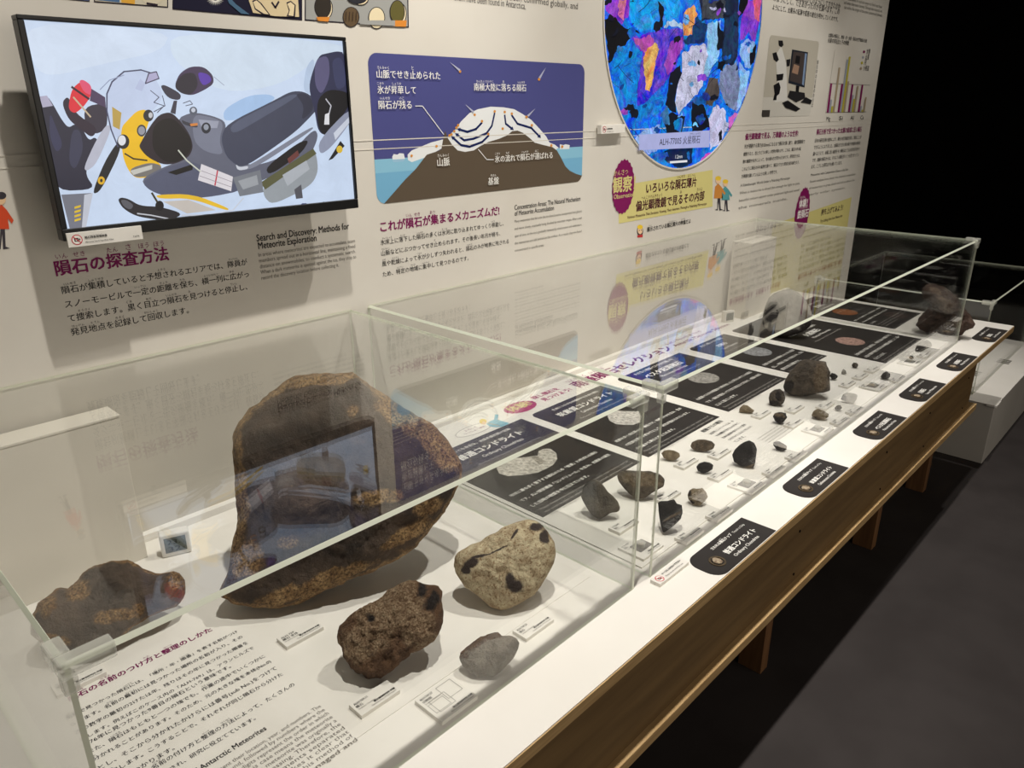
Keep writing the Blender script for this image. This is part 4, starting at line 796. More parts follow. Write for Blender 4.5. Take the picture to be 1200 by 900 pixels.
ik = Ink('table', S2); ik.text('南極からの報告', 1.935, 1.030, .12, TXT, .016, .02)
for i, s in enumerate(['炭素質コンドライトには、水', 'や有機物を含むものがあり、', '生命の起源を知るうえで重要', 'な手がかりになると考えられ', 'ています。']): ik.text(s, 1.935, 1.005-.021*i, .145 if i < 4 else .06, TXT, .0145, .01)
for i in range(5): ik.text('Carbonaceous chondrites may contain organic matter', 2.0, .885-.012*i, .14, GREYT, .007)
ik.build('lettering', M_INK, w)

# ------------------------------------------------------------------ caption cards
CARDI = [0]
def card(px, label, S, w_=.080, d=.036, h=.008, lines=('ALH-769', 'メテオライト'), photo=False, big=False):
    c_ = on_z(px, S+h); x0, y0 = c_.x-w_/2, c_.y-d/2
    t = thing('caption_card', (c_.x, c_.y, S), label, 'caption card', 'white caption cards beside the meteorites')
    MB().box(x0, x0+w_, y0, y0+d, S+.0001, S+h, bev=.0005).build('card', M_BOARD, t)
    ik = Ink('table', S+h); CARDI[0] += 1
    ik.text(lines[0], x0+.005, y0+d-.010, w_*.34, TXT, .0075, .01); ik.text(lines[1], x0+.005, y0+d-.0175, .0062*len(lines[1]), TXT, .006, .01)
    ik.text('Ordinary Chondrite', x0+.005, y0+d-.023, w_*.42, GREYT, .0045); ik.text('国立極地研究所 所蔵', x0+w_*.42, y0+.009, w_*.54, TXT, .006, .02); ik.text('National Institute of Polar Research', x0+w_*.32, y0+.004, w_*.62, GREYT, .0045)
    if big:
        for a0, a1, b0, b1 in ((.08, .48, .30, .62), (.16, .58, .26, .70), (.52, .92, .44, .92)):
            p = [(x0+w_*a0, y0+d*b0), (x0+w_*a1, y0+d*b0), (x0+w_*a1, y0+d*b1), (x0+w_*a0, y0+d*b1), (x0+w_*a0, y0+d*b0)]; ik.line(p, .0007, GREYT, px=False)
    if photo: ik.rrect(x0+w_*.22, x0+w_*.82, y0+d*.28, y0+d*.74, .003, (120, 116, 112))
    ik.build('print', M_INK, t)
    if photo:
        b = bmesh.new(); bmesh.ops.create_cone(b, cap_ends=True, segments=20, radius1=.011, radius2=.011, depth=.008)
        bmesh.ops.transform(b, matrix=Matrix.Translation((x0+w_*.52, y0+d*.52, S+h+.0045)), verts=b.verts)
        MB().add(b).build('capsule', M_CLIP, t)
        b = bmesh.new(); bmesh.ops.create_icosphere(b, subdivisions=2, radius=.006)
        for v in b.verts: v.co *= 1+.3*noise.noise(v.co*300+Vector((CARDI[0], 0, 0))); v.co.z *= .5
        bmesh.ops.transform(b, matrix=Matrix.Translation((x0+w_*.52, y0+d*.52, S+h+.0045)), verts=b.verts)
        MB().add(b).build('chip', M_CHIP, t)
    return t
M_CHIP = noisy('chip_stone', (120, 100, 80), (176, 160, 136), 200, .8)
card((352, 741), 'white caption card at the front foot of the big dark meteorite', S1, lines=('ALH-769', '隕石 本体'))
card((439, 817), 'white caption card in front of the reddish-brown meteorite', S1, lines=('ALH-769,11', '隕石'))
card((625, 732), 'white caption card in front of the speckled tan meteorite', TABLE_Z+.0001, lines=('ALH-769,23', '隕石'))
card((523, 818), 'square white diagram card beside the small pale grey meteorite', TABLE_Z+.0001, .080, .070, lines=('ALH-769,37', '切断図'), big=True)
card((92, 795), 'white caption card below the leftmost dark meteorite by the case corner', S1, lines=('ALH-769,2', '隕石'))
for px, lb, ph_ in [((731, 614), 'white caption card in front of the leaning brown slab in the far case', 0), ((782, 580), 'white caption card in front of the flat-topped brown meteorite in the far case', 0), ((808, 625), 'white caption card right of the black notched meteorite in the far case', 0), ((843, 600), 'white caption card in front of the small pale rounded meteorite', 0),
                    ((751, 640), 'white card with a clear chip capsule nearest the front left corner of the far case', 1), ((804, 541), 'white caption card right of the small brown wedge meteorite', 0), ((844, 555), 'white caption card right of the small charcoal disc meteorite', 0), ((843, 530), 'white caption card right of the flat brown oval meteorite', 0),
                    ((875, 567), 'white card with a clear chip capsule in front of the tall black meteorite', 1), ((907, 550), 'white caption card right of the tall black meteorite', 0), ((933, 532), 'white caption card right of the small two-toned shard', 0),
                    ((892, 484), 'white caption card right of the tiny tan triangular meteorite', 0), ((931, 478), 'white caption card below the big grey block, beside the blocky dark meteorite', 0), ((930, 495), 'white caption card right of the cracked black and white meteorite', 0), ((967, 474), 'white caption card in front of the big grey block, behind the tan lump', 0),
                    ((958, 503), 'white card with a clear chip capsule in front of the tan lump meteorite', 1), ((984, 492), 'white caption card in front of the small dark pebble', 0), ((1002, 480), 'white caption card in front of the pale cut slice', 0),
                    ((993, 449), 'white caption card in front of the dark nugget near the big grey block', 0), ((1008, 440), 'white caption card in front of the tiny bright fragment', 0), ((1022, 432), 'white caption card in front of the small dark fragment at the back', 0),
                    ((1052, 443), 'white caption card right of the lone dark stone near the lunar photo card', 0), ((1023, 452), 'white card with a clear chip capsule in front of the lone dark stone', 1), ((1083, 415), 'white caption card in front of the far grey cut meteorite', 0), ((1066, 424), 'white card with a clear chip capsule at the far end of the case', 1)]:
    if ph_: card(px, lb, S2, .080, .070, .006, ('CHIP', '隕石'), photo=True)
    else: card(px, lb, S2, .078, .034, .008, ('Y-790448', '隕石'))

# no-touch plate in front of the far case
c_ = on_z((785, 672), TABLE_Z+.008)
t = thing('caption_plate', (1.227, .703, TABLE_Z), 'white do-not-touch plate on the table edge in front of the case gap', 'caption plate', 'no-photography plates')
MB().box(1.171, 1.284, .691, .716, TABLE_Z+.0001, TABLE_Z+.008, bev=.0006).build('plate', M_PLASTIC, t)
ik = Ink('table', TABLE_Z+.008); no_photo_icon(ik, 1.187, .7035, .010); ik.text('ケースにふれないで下さい', 1.203, .706, .072, TXT, .0075, .02); ik.text('Please do not touch the case', 1.203, .696, .066, TXT, .006); ik.build('print', M_INK, t)

# black touch cards along the front edge
def touch_card(x0, x1, title, en, label, i):
    y0, y1 = .6145, .703; S = TABLE_Z
    t = thing('touch_card', ((x0+x1)/2, (y0+y1)/2, S), label, 'touch card', 'black cards along the front table edge')
    MB().prism(rrect(x0, x1, y0, y1, .034, (1, 0, 0, 1)), 'z', S+.0001, S+.0014).build('card', M_DARKCARD, t)
    ik = Ink('table', S+.0014); W_ = x1-x0
    ik.text('さわれる隕石チップ', x0+W_*.33, y1-.022, W_*.34, WHT, .014, .02, ruby=[(4, 6, 'いんせき')]); ik.text('Touch a Chip', x0+W_*.70, y1-.022, W_*.20, WHT, .009)
    ik.text(title, x0+W_*.36, y1-.055, W_*min(.52, .066*len(title)), WHT, .024, .03); ik.text(en, x0+W_*.38, y1-.073, W_*.42, WHT, .0125, .01)
    ik.build('lettering', M_INK, t)
    cx, cy = x0+W_*.20, (y0+y1)/2-.008
    m_ = MB(); n = 28
    for k in range(n):
        a, b = 2*math.pi*k/n, 2*math.pi*(k+1)/n; j = len(m_.v)
        prof = ((.019, S+.0014), (.019, S+.0032), (.015, S+.0032), (.015, S+.0014))
        for r_, z_ in prof: m_.v += [Vector((cx+r_*math.cos(a), cy+r_*math.sin(a), z_)), Vector((cx+r_*math.cos(b), cy+r_*math.sin(b), z_))]
        for e in range(3): m_.f.append([j+2*e, j+2*e+1, j+2*e+3, j+2*e+2]); m_.m.append(0)
    m_.build('ring', M_BRASS, t)
    b = bmesh.new(); bmesh.ops.create_icosphere(b, subdivisions=3, radius=.011)
    for v in b.verts: v.co *= 1+.35*noise.noise(v.co*140+Vector((i*7, 0, 0))); v.co.z *= .3
    bmesh.ops.transform(b, matrix=Matrix.Translation((cx, cy, S+.0035)), verts=b.verts)
    MB().add(b).build('chip', M_CHIP, t, smooth=True)
for i, (x0, x1, ti, en, lb) in enumerate([(1.284, 1.548, '普通コンドライト', 'Ordinary Chondrite', 'black ordinary-chondrite touch card, nearest of the cards along the table edge'), (1.748, 1.998, '炭素質コンドライト', 'Carbonaceous Chondrite', 'black carbonaceous-chondrite touch card, second nearest along the table edge'), (2.236, 2.486, 'ベスタ起源隕石', 'Meteorite from Vesta', 'black Vesta touch card, third along the table edge from the near end'), (2.658, 2.914, '月隕石', 'Lunar Meteorite', 'black lunar touch card, fourth along the table edge from the near end'), (3.084, 3.342, '火星隕石', 'Martian Meteorite', 'black Martian touch card, fifth along the table edge from the near end'), (3.588, 3.848, '鉄隕石', 'Iron Meteorite', 'black iron-meteorite touch card, farthest at the table end')]): touch_card(x0, x1, ti, en, lb, i)

# ------------------------------------------------------------------ hygrometers
def hygro(x, y, S, s, label, digits, rz):
    t = thing('thermo_hygrometer', (x, y, S), label, 'thermometer', 'small white thermometers'); t.rotation_euler = (0, 0, rz)
    WLOC[t.name] = Vector((0, 0, 0))
    MB().box(-s/2, s/2, -s*.22, s*.22, .0002, s*.92, bev=s*.07).build('body', M_PLASTIC, t, smooth=False)
    MB().box(-s*.36, s*.36, -s*.235, -s*.215, s*.18, s*.78, bev=s*.01).build('lcd', M_LCD, t)
    if digits:
        ik = Ink('wall', -s*.235)
        ik.text(digits[0], -s*.26, s*.52, s*.42, (40, 44, 44), s*.26); ik.text(digits[1], -s*.26, s*.24, s*.42, (40, 44, 44), s*.26); ik.text('%', s*.2, s*.26, s*.1, (40, 44, 44), s*.12); ik.build('digits', M_INK, t)
    MB().box(-s*.12, s*.12, -.004, .004, s*.92, s*.93).build('button', M_PLASTIC, t)
hygro(.535, 1.563, S1, .062, 'small white square thermo-hygrometer with grey display beside the near white box', ('23.', '32'), -.35)
hygro(3.135, 1.600, S2, .058, 'small white thermo-hygrometer at the left foot of the far white box', ('23.', '33'), -.35)

# ================================================================== METEORITES
def rock_material(name, dark, mid, exp_dark, exp_light, patch, scale=60, grain=300, spot=.5, rough=.75, bump=.5, ratio=.5, soft=.14):
    m, N, L, B = mat(name)
    tc = N.new('ShaderNodeTexCoord')
    def nz(s, d=8, r=.6):
        n_ = N.new('ShaderNodeTexNoise'); n_.inputs['Scale'].default_value = s; n_.inputs['Detail'].default_value = d; n_.inputs['Roughness'].default_value = r; L.new(tc.outputs['Object'], n_.inputs['Vector']); return n_
    def ramp(src, a, b, c1, c2):
        r_ = N.new('ShaderNodeValToRGB'); r_.color_ramp.elements[0].position = a; r_.color_ramp.elements[1].position = b
        r_.color_ramp.elements[0].color = (*s2l(c1), 1); r_.color_ramp.elements[1].color = (*s2l(c2), 1); L.new(src, r_.inputs['Fac']); return r_.outputs['Color']
    n1 = nz(scale*.5, 12, .68); n2 = nz(grain, 4, .65); n3 = nz(grain*.085, 12, .74); n5 = nz(grain*.3, 6, .7); n4 = nz(grain*.22, 3)
    base = ramp(n1.outputs['Fac'], .36, .66, dark, mid)
    e1 = ramp(n2.outputs['Fac'], ratio-soft, ratio+soft*1.15, exp_dark, exp_light)
    e2 = N.new('ShaderNodeMixRGB'); e2.blend_type = 'MULTIPLY'; e2.inputs[0].default_value = 1; L.new(e1, e2.inputs[1]); L.new(ramp(n4.outputs['Fac'], .36, .6, (206, 194, 182), (255, 253, 248)), e2.inputs[2]); expo = e2.outputs[0]
    sp = N.new('ShaderNodeMapRange'); sp.inputs[1].default_value = .66; sp.inputs[2].default_value = .72; sp.inputs[4].default_value = spot; L.new(n2.outputs['Fac'], sp.inputs[0])
    bs = N.new('ShaderNodeMixRGB'); L.new(sp.outputs[0], bs.inputs[0]); L.new(base, bs.inputs[1]); bs.inputs[2].default_value = (*s2l(exp_light), 1); base = bs.outputs[0]
    at = N.new('ShaderNodeAttribute'); at.attribute_name = 'Mask'; se = N.new('ShaderNodeSeparateColor'); L.new(at.outputs['Color'], se.inputs[0])
    def sharp(src):
        a = N.new('ShaderNodeMath'); a.operation = 'ADD'; b = N.new('ShaderNodeMath'); b.operation = 'MULTIPLY_ADD'; b.inputs[1].default_value = 2.4; b.inputs[2].default_value = -1.2
        L.new(n3.outputs['Fac'], b.inputs[0]); L.new(src, a.inputs[0]); L.new(b.outputs[0], a.inputs[1])
        r_ = N.new('ShaderNodeMapRange'); r_.inputs[1].default_value = .30; r_.inputs[2].default_value = .78; L.new(a.outputs[0], r_.inputs[0]); return r_.outputs[0]
    x1 = N.new('ShaderNodeMixRGB'); L.new(sharp(se.outputs[0]), x1.inputs[0]); L.new(base, x1.inputs[1]); L.new(expo, x1.inputs[2])
    x2 = N.new('ShaderNodeMixRGB'); L.new(sharp(se.outputs[1]), x2.inputs[0]); L.new(x1.outputs[0], x2.inputs[1]); x2.inputs[2].default_value = (*s2l(patch), 1)
    L.new(x2.outputs[0], B.inputs['Base Color']); B.inputs['Roughness'].default_value = rough; B.inputs['Specular IOR Level'].default_value = .35
    a0 = N.new('ShaderNodeMath'); a0.operation = 'MULTIPLY_ADD'; a0.inputs[1].default_value = .45; L.new(n2.outputs['Fac'], a0.inputs[0]); L.new(n1.outputs['Fac'], a0.inputs[2])
    ad = N.new('ShaderNodeMath'); ad.operation = 'MULTIPLY_ADD'; ad.inputs[1].default_value = 1.1; L.new(n5.outputs['Fac'], ad.inputs[0]); L.new(a0.outputs[0], ad.inputs[2])
    bp = N.new('ShaderNodeBump'); bp.inputs['Strength'].default_value = bump; bp.inputs['Distance'].default_value = .022; L.new(ad.outputs[0], bp.inputs['Height']); L.new(bp.outputs[0], B.inputs['Normal'])
    return m
def smooth01(x): x = max(0, min(1, x)); return x*x*(3-2*x)
def rock(label, outline, S, front, back, m, seed=0, pf=2.2, pb=2.0, amp=.06, freq=None, nseg=72, nring=16, rim=0.0, m1=(), m2=(), relief=None, centre=None, facet=0.0, fill=0.0, name='meteorite', group='meteorites on the table'):
    A2 = cx = cy = 0
    for (x0, y0), (x1, y1) in zip(outline, outline[1:]+outline[:1]):
        k = x0*y1-x1*y0; A2 += k; cx += (x0+x1)*k; cy += (y0+y1)*k
    cx, cy = centre or (cx/(3*A2), cy/(3*A2))
    n0 = ray((cx, cy)).normalized()
    t = 1e9
    for p in outline:
        d = ray(p); d = d/d.dot(n0)
        if d.z < 0: t = min(t, (S+.0006-EYE.z)/d.z)
    def at(px): d = ray(px); return EYE + d*(t/d.dot(n0))
    C = at((cx, cy))
    O = []
    for j in range(nseg):
        a = 2*math.pi*j/nseg; dx, dy = math.cos(a), math.sin(a); best = 0
        for (x0, y0), (x1, y1) in zip(outline, outline[1:]+outline[:1]):
            ex, ey = x1-x0, y1-y0; den = dx*ey-dy*ex
            if abs(den) < 1e-9: continue
            tt = ((x0-cx)*ey-(y0-cy)*ex)/den; ss = ((x0-cx)*dy-(y0-cy)*dx)/den
            if tt > 0 and -1e-6 <= ss <= 1+1e-6: best = max(best, tt)
        O.append((cx+dx*best, cy+dy*best))
    W3 = [at(p) for p in O]
    size = sum((w_-C).length for w_ in W3)/nseg*2
    fq = freq or 5.0/size; off = Vector((seed*13.7, seed*5.1, seed*9.3))
    verts, mk = [], []
    def disp(p, k):
        v = noise.fractal(p*fq+off, .62, 2.15, 7)*amp*size + (noise.noise(p*fq*5+off)*.30+noise.noise(p*fq*12+off)*.16)*amp*size
        if facet:
            d, _ = noise.voronoi(p*fq*.55+off); v += (d[0]-.35)*facet*size
        return v*k
    def emit(rho, j, depth, px):
        p = C.lerp(W3[j], rho) - n0*depth
        dr = (p-C-n0*(back*.2)); dr = dr.normalized() if dr.length > 1e-6 else -n0
        edge = rho*rho if abs(depth) < 1e-6 else 1-.55*rho**6
        p = p + dr*disp(p, .55 if rho > .999 else edge)
        if relief and depth > 0: p = p - n0*relief(*px)*(1-rho**4)
        if p.z < S+.0004: p.z = S+.0004
        verts.append(p)
        g = noise.fractal(p*fq*1.3+off*2, 1, 2, 4)*.5
        a = smooth01((rho-(1-rim))/max(rim, 1e-3)*1.0+g*.6) if rim and depth >= 0 else (smooth01(g+.35) if rim else 0.0)
        for (x, y, rx, ry, an) in m1:
            c_, s_ = math.cos(an), math.sin(an); ux, uy = px[0]-x, px[1]-y; q = math.hypot((ux*c_+uy*s_)/rx, (-ux*s_+uy*c_)/ry); a = max(a, smooth01(1.5-q+g*.4))
        if fill: a = max(a, fill)
        b = 0.0
        for (x, y, rx, ry, an) in m2:
            c_, s_ = math.cos(an), math.sin(an); ux, uy = px[0]-x, px[1]-y; q = math.hypot((ux*c_+uy*s_)/rx, (-ux*s_+uy*c_)/ry); b = max(b, smooth01(1.5-q+g*.5))
        if depth < -1e-6: b *= .5
        mk.append((a, b, 0, 1))
    emit(0, 0, front, (cx, cy))
    rings = []
    for k in range(1, nring+1):
        rho = math.sin(math.pi/2*k/nring); rings.append((rho, front*max(0, 1-rho**pf)**(1/pf)))
    for k in range(nring-1, 0, -1):
        rho = math.sin(math.pi/2*k/nring); rings.append((rho, -back*max(0, 1-rho**pb)**(1/pb)))
    for rho, dp in rings:
        for j in range(nseg): emit(rho, j, dp, (cx+(O[j][0]-cx)*rho, cy+(O[j][1]-cy)*rho))
    emit(0, 0, -back, (cx, cy))
    faces = [[0, 1+(j+1) % nseg, 1+j] for j in range(nseg)]
    for r_ in range(len(rings)-1):
        for j in range(nseg):
            a = 1+r_*nseg; j2 = (j+1) % nseg; faces.append([a+j, a+j2, a+nseg+j2, a+nseg+j])
    e = len(verts)-1; a = 1+(len(rings)-1)*nseg
    faces += [[e, a+j, a+(j+1) % nseg] for j in range(nseg)]
    me = bpy.data.meshes.new(name); me.from_pydata(verts, [], faces)
    ca = me.color_attributes.new('Mask', 'FLOAT_COLOR', 'POINT')
    for i, c_ in enumerate(mk): ca.data[i].color = c_
    b = bmesh.new(); b.from_mesh(me); bmesh.ops.recalc_face_normals(b, faces=b.faces); b.to_mesh(me); b.free()
    for p in me.polygons: p.use_smooth = not facet
    me.materials.append(m)
    return tag(recentre(link(name, me, None)), label, 'meteorite', group)

R_BIG = rock_material('fusion_crust', (42, 34, 29), (88, 72, 59), (78, 58, 38), (186, 154, 110), (92, 92, 96), 16, 210, bump=.55, ratio=.5)
R_LEFT = rock_material('dark_crust', (58, 49, 42), (106, 90, 77), (76, 56, 38), (176, 142, 100), (60, 50, 44), 22, 230, bump=.55)
R_BROWN = rock_material('rusty_stone', (92, 66, 46), (142, 106, 76), (124, 92, 64), (206, 182, 152), (46, 38, 35), 40, 260, bump=1.0, ratio=.5)
R_TAN = rock_material('speckled_stone', (104, 74, 46), (150, 124, 92), (136, 106, 74), (196, 184, 156), (58, 48, 44), 60, 230, bump=.4, ratio=.41, soft=.06)
R_PALE = rock_material('pale_stone', (128, 118, 104), (168, 158, 144), (78, 54, 38), (126, 92, 64), (80, 60, 44), 60, 300, bump=.8)
R_BLACK = rock_material('black_stone', (32, 30, 29), (50, 47, 45), (78, 68, 56), (118, 104, 86), (60, 56, 52), 60, 500, bump=.3, spot=.1)
R_GREY = rock_material('grey_brown_stone', (62, 55, 48), (102, 92, 80), (96, 84, 70), (138, 124, 106), (48, 44, 41), 50, 320, bump=.6, spot=.2)
R_TANS = rock_material('tan_small_stone', (104, 90, 70), (158, 143, 118), (140, 126, 104), (186, 176, 154), (50, 42, 36), 90, 500, bump=.5)
R_CUT = rock_material('cut_grey_stone', (132, 129, 122), (166, 162, 154), (140, 136, 128), (176, 172, 164), (46, 42, 40), 60, 400, bump=.15, spot=.3)
R_IRON = rock_material('iron_stone', (58, 43, 36), (96, 75, 64), (110, 92, 80), (156, 138, 124), (40, 30, 26), 40, 160, rough=.45, bump=.5, spot=.3)

def big_relief(x, y):
    v = -.030*math.exp(-(((x-385)/80)**2+((y-535)/42)**2)) + .022*math.exp(-((y-(600-.16*(x-285)))/26)**2)
    v += -.020*math.exp(-(((x-330)/55)**2+((y-670)/30)**2)) - .015*math.exp(-(((x-505)/30)**2+((y-530)/40)**2))
    return v
rock('huge dark brown upright meteorite with a tan rim, largest in the near case', [(256, 697), (262, 684), (270, 668), (276, 640), (279, 605), (276, 570), (275, 540), (274, 512), (281, 495), (292, 480), (308, 464), (322, 455), (345, 444), (370, 438), (395, 436), (412, 437), (425, 446), (437, 455), (450, 464), (463, 474), (478, 482), (490, 491), (508, 500), (522, 513), (533, 532), (540, 548), (538, 562), (530, 582), (520, 602), (505, 622), (488, 640), (465, 655), (440, 668), (410, 681), (380, 694), (352, 706), (322, 713), (300, 713), (275, 707)], S1, .085, .11, R_BIG, 3, pf=2.8, amp=.030, nseg=180, nring=48, rim=.11,
     m1=[(375, 448, 58, 8, -.1), (465, 490, 28, 14, .7), (515, 525, 20, 34, -.55), (440, 583, 26, 8, -.15), (284, 560, 7, 70, 0), (292, 655, 16, 22, .3), (338, 634, 10, 8, 0), (495, 592, 22, 10, -.3), (470, 625, 30, 8, -.5), (395, 672, 45, 9, -.35), (413, 482, 7, 8, 0), (360, 690, 60, 10, -.2)], m2=[(471, 482, 9, 9, .5)], relief=big_relief, centre=(392, 582))
rock('flattish dark meteorite with brown patches at the left in the near case', [(37, 742), (38, 720), (45, 706), (62, 695), (68, 688), (80, 690), (92, 678), (97, 671), (112, 662), (130, 657), (150, 657), (163, 662), (172, 668), (186, 673), (200, 668), (212, 672), (217, 683), (215, 700), (206, 711), (192, 716), (176, 723), (155, 735), (138, 750), (116, 766), (95, 768), (72, 764), (50, 757)], S1, .055, .05, R_LEFT, 7, pf=2.6, amp=.035, nseg=120, nring=30, rim=.12, m1=[(90, 690, 16, 14, -.5), (132, 722, 22, 8, -.2), (62, 750, 18, 8, .2), (160, 715, 8, 8, 0), (205, 680, 10, 10, 0), (55, 710, 10, 14, .4)])
rock('reddish-brown rough oblong meteorite in the middle front of the near case', [(396, 743), (399, 733), (410, 722), (424, 713), (437, 706), (450, 697), (462, 689), (472, 683), (482, 680), (492, 682), (500, 686), (512, 687), (517, 697), (517, 712), (518, 724), (516, 738), (507, 751), (495, 758), (482, 765), (470, 774), (460, 784), (448, 792), (434, 794), (420, 791), (411, 785), (407, 774), (402, 765), (397, 754)], S1, .050, .03, R_BROWN, 11, pf=3.4, amp=.06, nseg=120, nring=30, m1=[(452, 718, 48, 26, -.55), (430, 748, 34, 22, -.5), (490, 740, 20, 22, -.3)], m2=[(494, 692, 6, 9, 0), (506, 705, 8, 12, .4), (434, 724, 5, 6, 0)])
rock('speckled tan egg-shaped meteorite with dark patches at the right of the near case', [(532, 662), (533, 654), (536, 648), (552, 638), (563, 634), (572, 628), (582, 624), (588, 619), (605, 612), (618, 609), (627, 610), (636, 616), (643, 625), (650, 635), (652, 646), (650, 658), (643, 671), (634, 686), (626, 697), (611, 706), (598, 713), (587, 716), (575, 712), (560, 698), (545, 688), (539, 679), (534, 671)], S1, .045, .055, R_TAN, 17, pf=2.6, amp=.02, nseg=160, nring=44, fill=.85, m2=[(603, 687, 13, 8, .1), (597, 679, 6, 8, 0), (632, 618, 6, 5, .6), (637, 629, 6, 9, .1), (627, 619, 8, 5, 0), (552, 660, 9, 5, -.4), (546, 668, 6, 5, .3), (562, 652, 10, 1.6, -.2), (583, 645, 16, 1.0, -.45), (602, 628, 8, 1.6, -1.0)])
rock('small pale grey meteorite with a brown edge at the front of the near case', [(538, 770), (540, 764), (546, 759), (555, 751), (564, 746), (573, 743), (584, 741), (588, 745), (598, 745), (606, 748), (609, 753), (607, 761), (602, 770), (596, 777), (588, 786), (577, 793), (567, 792), (560, 794), (550, 788), (543, 782), (540, 776)], TABLE_Z+.0002, .026, .016, R_PALE, 21, pf=2.0, amp=.045, nseg=100, nring=26, m1=[(556, 753, 24, 8, -.6), (576, 745, 16, 5, -.1), (543, 766, 7, 7, 0)])

# small ones in the far case
rock('leaning dark brown slab meteorite, leftmost in the far case', [(681, 582), (683, 571), (688, 564), (697, 561), (706, 567), (712, 576), (718, 581), (724, 587), (727, 596), (724, 600), (716, 601), (708, 606), (702, 609), (694, 604), (688, 596), (684, 589)], S2, .016, .012, R_GREY, 31, pf=6, amp=.02, m2=[(690, 572, 12, 10, 0)])
rock('flat-topped brown meteorite behind the pane edge in the far case', [(723, 557), (726, 553), (734, 551), (748, 552), (762, 552), (774, 556), (779, 562), (778, 570), (770, 574), (762, 579), (755, 584), (746, 585), (737, 578), (730, 571), (725, 564)], S2, .018, .018, R_GREY, 33, pf=7, amp=.02, m1=[(751, 562, 26, 9, .05)])
rock('black notched meteorite at the front of the far case', [(771, 589), (775, 587), (782, 587), (790, 585), (793, 590), (799, 592), (800, 600), (798, 608), (791, 615), (783, 621), (777, 625), (774, 614), (772, 601)], S2, .016, .012, R_BLACK, 35, pf=7, amp=.015, m1=[(788, 605, 12, 1.5, -.5)])
rock('small pale rounded meteorite right of the black notched one', [(805, 580), (808, 575), (812, 572), (817, 573), (823, 572), (828, 577), (829, 583), (825, 588), (820, 593), (813, 592), (808, 587)], S2, .014, .012, R_TANS, 37, amp=.07, m2=[(810, 588, 5, 2, .3), (808, 578, 2, 5, 0)])
rock('small brown wedge meteorite beside the pane edge', [(775, 531), (778, 528), (784, 527), (790, 528), (796, 531), (797, 535), (792, 539), (785, 540), (778, 537)], S2, .010, .008, R_TANS, 39, pf=5, amp=.03)
rock('flat brown oval meteorite with a smooth face', [(809, 523), (811, 518), (818, 515), (826, 515), (834, 517), (838, 521), (836, 526), (828, 529), (818, 529), (812, 527)], S2, .008, .006, R_GREY, 41, pf=8, amp=.01, fill=.6)
rock('small charcoal disc meteorite in front of the brown oval one', [(816, 547), (819, 543), (825, 541), (832, 542), (836, 545), (835, 550), (830, 553), (824, 555), (818, 552)], S2, .008, .006, R_BLACK, 43, pf=6, amp=.03)
rock('tall black smooth-faced meteorite in the middle of the far case', [(858, 533), (861, 527), (867, 521), (872, 518), (878, 516), (884, 519), (887, 526), (886, 535), (885, 543), (883, 548), (876, 548), (867, 546), (860, 541)], S2, .012, .012, R_BLACK, 45, pf=8, amp=.008, m1=[(880, 546, 8, 1.4, -.4)])
rock('small two-toned shard right of the tall black meteorite', [(906, 521), (907, 518), (913, 517), (918, 520), (922, 523), (921, 527), (916, 529), (910, 527)], S2, .010, .008, R_BLACK, 47, pf=2, amp=.05, facet=.1, m1=[(916, 523, 5, 2, .4)])
rock('tiny tan triangular meteorite, leftmost of the Vesta group', [(866, 483), (867, 478), (871, 474), (876, 475), (880, 478), (884, 481), (882, 484), (874, 484)], S2, .012, .010, R_TANS, 49, amp=.06)
rock('blocky dark meteorite left of the big grey block', [(901, 467), (902, 461), (908, 457), (914, 456), (918, 459), (920, 466), (919, 472), (914, 475), (907, 475), (902, 473)], S2, .018, .016, R_GREY, 51, pf=3, amp=.05, facet=.12, m2=[(905, 472, 8, 3, 0), (912, 463, 3, 6, 0)])
rock('cracked black and white meteorite in front of the blocky dark one', [(906, 488), (908, 484), (914, 483), (921, 484), (922, 489), (919, 494), (914, 497), (908, 493)], S2, .014, .012, R_BLACK, 53, amp=.05, facet=.1, m1=[(911, 486, 5, 2.5, .2), (917, 487, 4, 2, .8)])
rock('big grey-brown block meteorite with a cut face in the far case', [(918, 454), (920, 446), (925, 437), (931, 430), (937, 424), (943, 421), (955, 422), (968, 424), (970, 430), (973, 437), (972, 447), (973, 457), (966, 460), (957, 461), (947, 463), (937, 464), (926, 462), (920, 459)], S2, .05, .05, R_GREY, 55, pf=3, amp=.03, nseg=100, nring=26, m1=[(962, 443, 9, 18, .05)], m2=[(923, 455, 6, 10, .6)])
rock('dark nugget at the right foot of the big grey block', [(972, 440), (975, 437), (979, 438), (982, 441), (980, 444), (975, 445)], S2, .012, .010, R_BLACK, 57, amp=.07)
rock('tiny bright fragment between two dark small stones', [(986, 436), (988, 432), (991, 434), (992, 438), (989, 439), (986, 438)], S2, .006, .005, R_CUT, 59, amp=.08)
rock('small dark fragment at the back of the lunar group', [(998, 428), (1000, 425), (1004, 425), (1006, 428), (1004, 431), (1000, 431)], S2, .012, .010, R_GREY, 61, amp=.07)
rock('pale cut slice meteorite with a brown rind', [(985, 468), (988, 462), (993, 460), (1001, 461), (1005, 463), (1004, 468), (1000, 473), (993, 471)], S2, .008, .010, R_CUT, 63, pf=4, amp=.02, m2=[(988, 467, 5, 4, .3)])
rock('tan lump meteorite behind a chip card', [(951, 487), (953, 482), (958, 479), (965, 481), (971, 485), (971, 489), (965, 492), (956, 491)], S2, .016, .014, R_TANS, 65, amp=.06, m2=[(958, 490, 8, 2, .1)])
rock('small dark pebble behind a caption card', [(978, 478), (981, 475), (985, 475), (987, 478), (984, 481), (980, 481)], S2, .012, .010, R_GREY, 67, amp=.06)
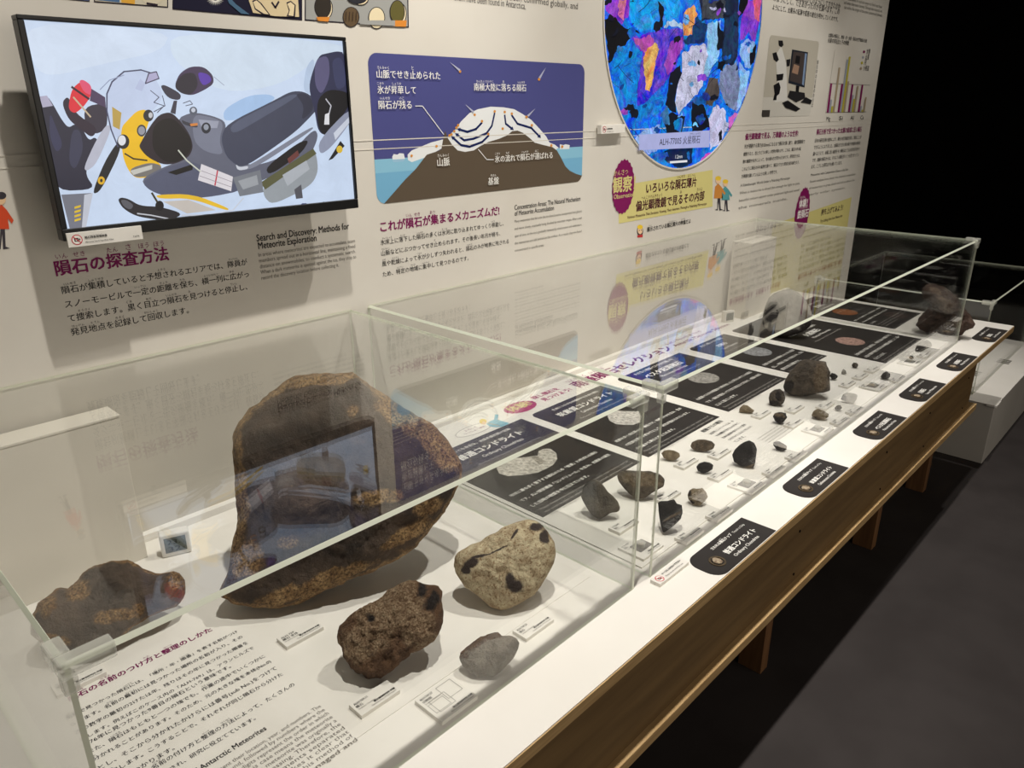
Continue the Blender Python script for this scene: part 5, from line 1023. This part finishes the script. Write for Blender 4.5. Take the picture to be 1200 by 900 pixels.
rock('lone dark stone near the front of the lunar group', [(1032, 441), (1035, 437), (1039, 435), (1043, 438), (1043, 442), (1039, 444), (1034, 444)], S2, .018, .014, R_BLACK, 69, amp=.06)
rock('far grey cut meteorite with a dark underside by the end pane', [(1072, 411), (1074, 405), (1079, 401), (1086, 398), (1091, 401), (1092, 406), (1086, 409), (1079, 412)], S2, .016, .014, R_CUT, 71, pf=3, amp=.03, m2=[(1077, 409, 8, 4, -.2)])
rock('tiny dark grain beside the far chip card', [(1065, 419), (1067, 416.5), (1070, 417), (1071, 420), (1067, 421)], S2, .010, .008, R_BLACK, 73, amp=.06)
rock('large pale grey cut meteorite standing on the Mars panel', [(894, 370), (897, 358), (901, 349), (908, 343), (918, 340), (928, 339), (936, 343), (943, 351), (949, 360), (952, 370), (951, 380), (944, 387), (935, 391), (924, 394), (912, 394), (903, 391), (896, 382)], S2+.0012, .045, .06, R_CUT, 75, pf=5, amp=.012, nseg=110, nring=26, m2=[(905, 366, 9, 12, .2), (943, 376, 8, 12, 0), (925, 391, 26, 5, 0)])
rock('jagged dark iron meteorite tethered at the far end of the table', [(1072, 381), (1078, 374), (1080, 369), (1087, 364), (1091, 356), (1085, 352), (1081, 346), (1081, 339), (1086, 334), (1093, 332), (1099, 335), (1107, 337), (1115, 342), (1122, 348), (1127, 358), (1132, 365), (1136, 371), (1143, 380), (1139, 385), (1131, 388), (1127, 393), (1120, 393), (1110, 394), (1098, 392), (1088, 391), (1082, 387)], TABLE_Z+.0014, .07, .06, R_IRON, 77, pf=2.2, amp=.09, freq=26, nseg=120, nring=30, m1=[(1116, 380, 10, 4, -.2), (1108, 358, 12, 8, .5), (1097, 342, 7, 5, .4)], centre=(1108, 368))
# tether of the iron meteorite
pts = [on_z((1087, 391), TABLE_Z+.004)]
w0 = pts[0]; pts = [Vector((w0.x, w0.y, TABLE_Z+.001)), w0+Vector((0, 0, .04)), w0+Vector((.04, .02, .13)), w0+Vector((.12, .05, .19)), w0+Vector((.16, .10, .20))]
t = thing('tether_cable', (w0.x, w0.y, TABLE_Z), 'thin steel tether cable looped over the jagged iron meteorite', 'cable')
MB().tube(pts, .0014).build('wire', M_METAL, t); MB().box(w0.x-.007, w0.x+.007, w0.y-.005, w0.y+.005, TABLE_Z+.0002, TABLE_Z+.014, bev=.002).build('anchor', M_METAL, t)

# ================================================================== PLINTH WITH A SECOND CASE BEYOND THE TABLE
pl = thing('plinth', (4.5, 1.1, 0), 'low white display plinth standing beyond the far end of the table', 'plinth')
PZ = 1.62-1.317
MB().box(3.905, 5.15, .606, 1.60, 0, PZ-.004, bev=.002).build('body', M_PLINTH, pl)
MB().box(3.900, 5.155, .601, 1.605, PZ-.004, PZ, bev=.001).build('top', M_WHITE, pl)
MB().box(3.897, 3.98, .597, .640, PZ-.010, PZ+.0002, bev=.001).build('corner_plate', M_PLASTIC, pl)
ik = Ink('table', PZ)
for (x, y) in ((4.30, .80), (4.62, .73)):
    for i in range(3): ik.rrect(x+i*.03, x+i*.03+.022, y-.03, y+.03, .002, (120, 116, 108), (0, 0, 0, 0))
ik.build('print', M_INK, pl)
case(3.990, 5.05, .72, 1.55, PZ+.0016, 1.62-.862, 'empty-looking clear case on the low white plinth beyond the table', clips=((0, 0), (1, 0), (0, 1)))

bpy.context.view_layer.update()
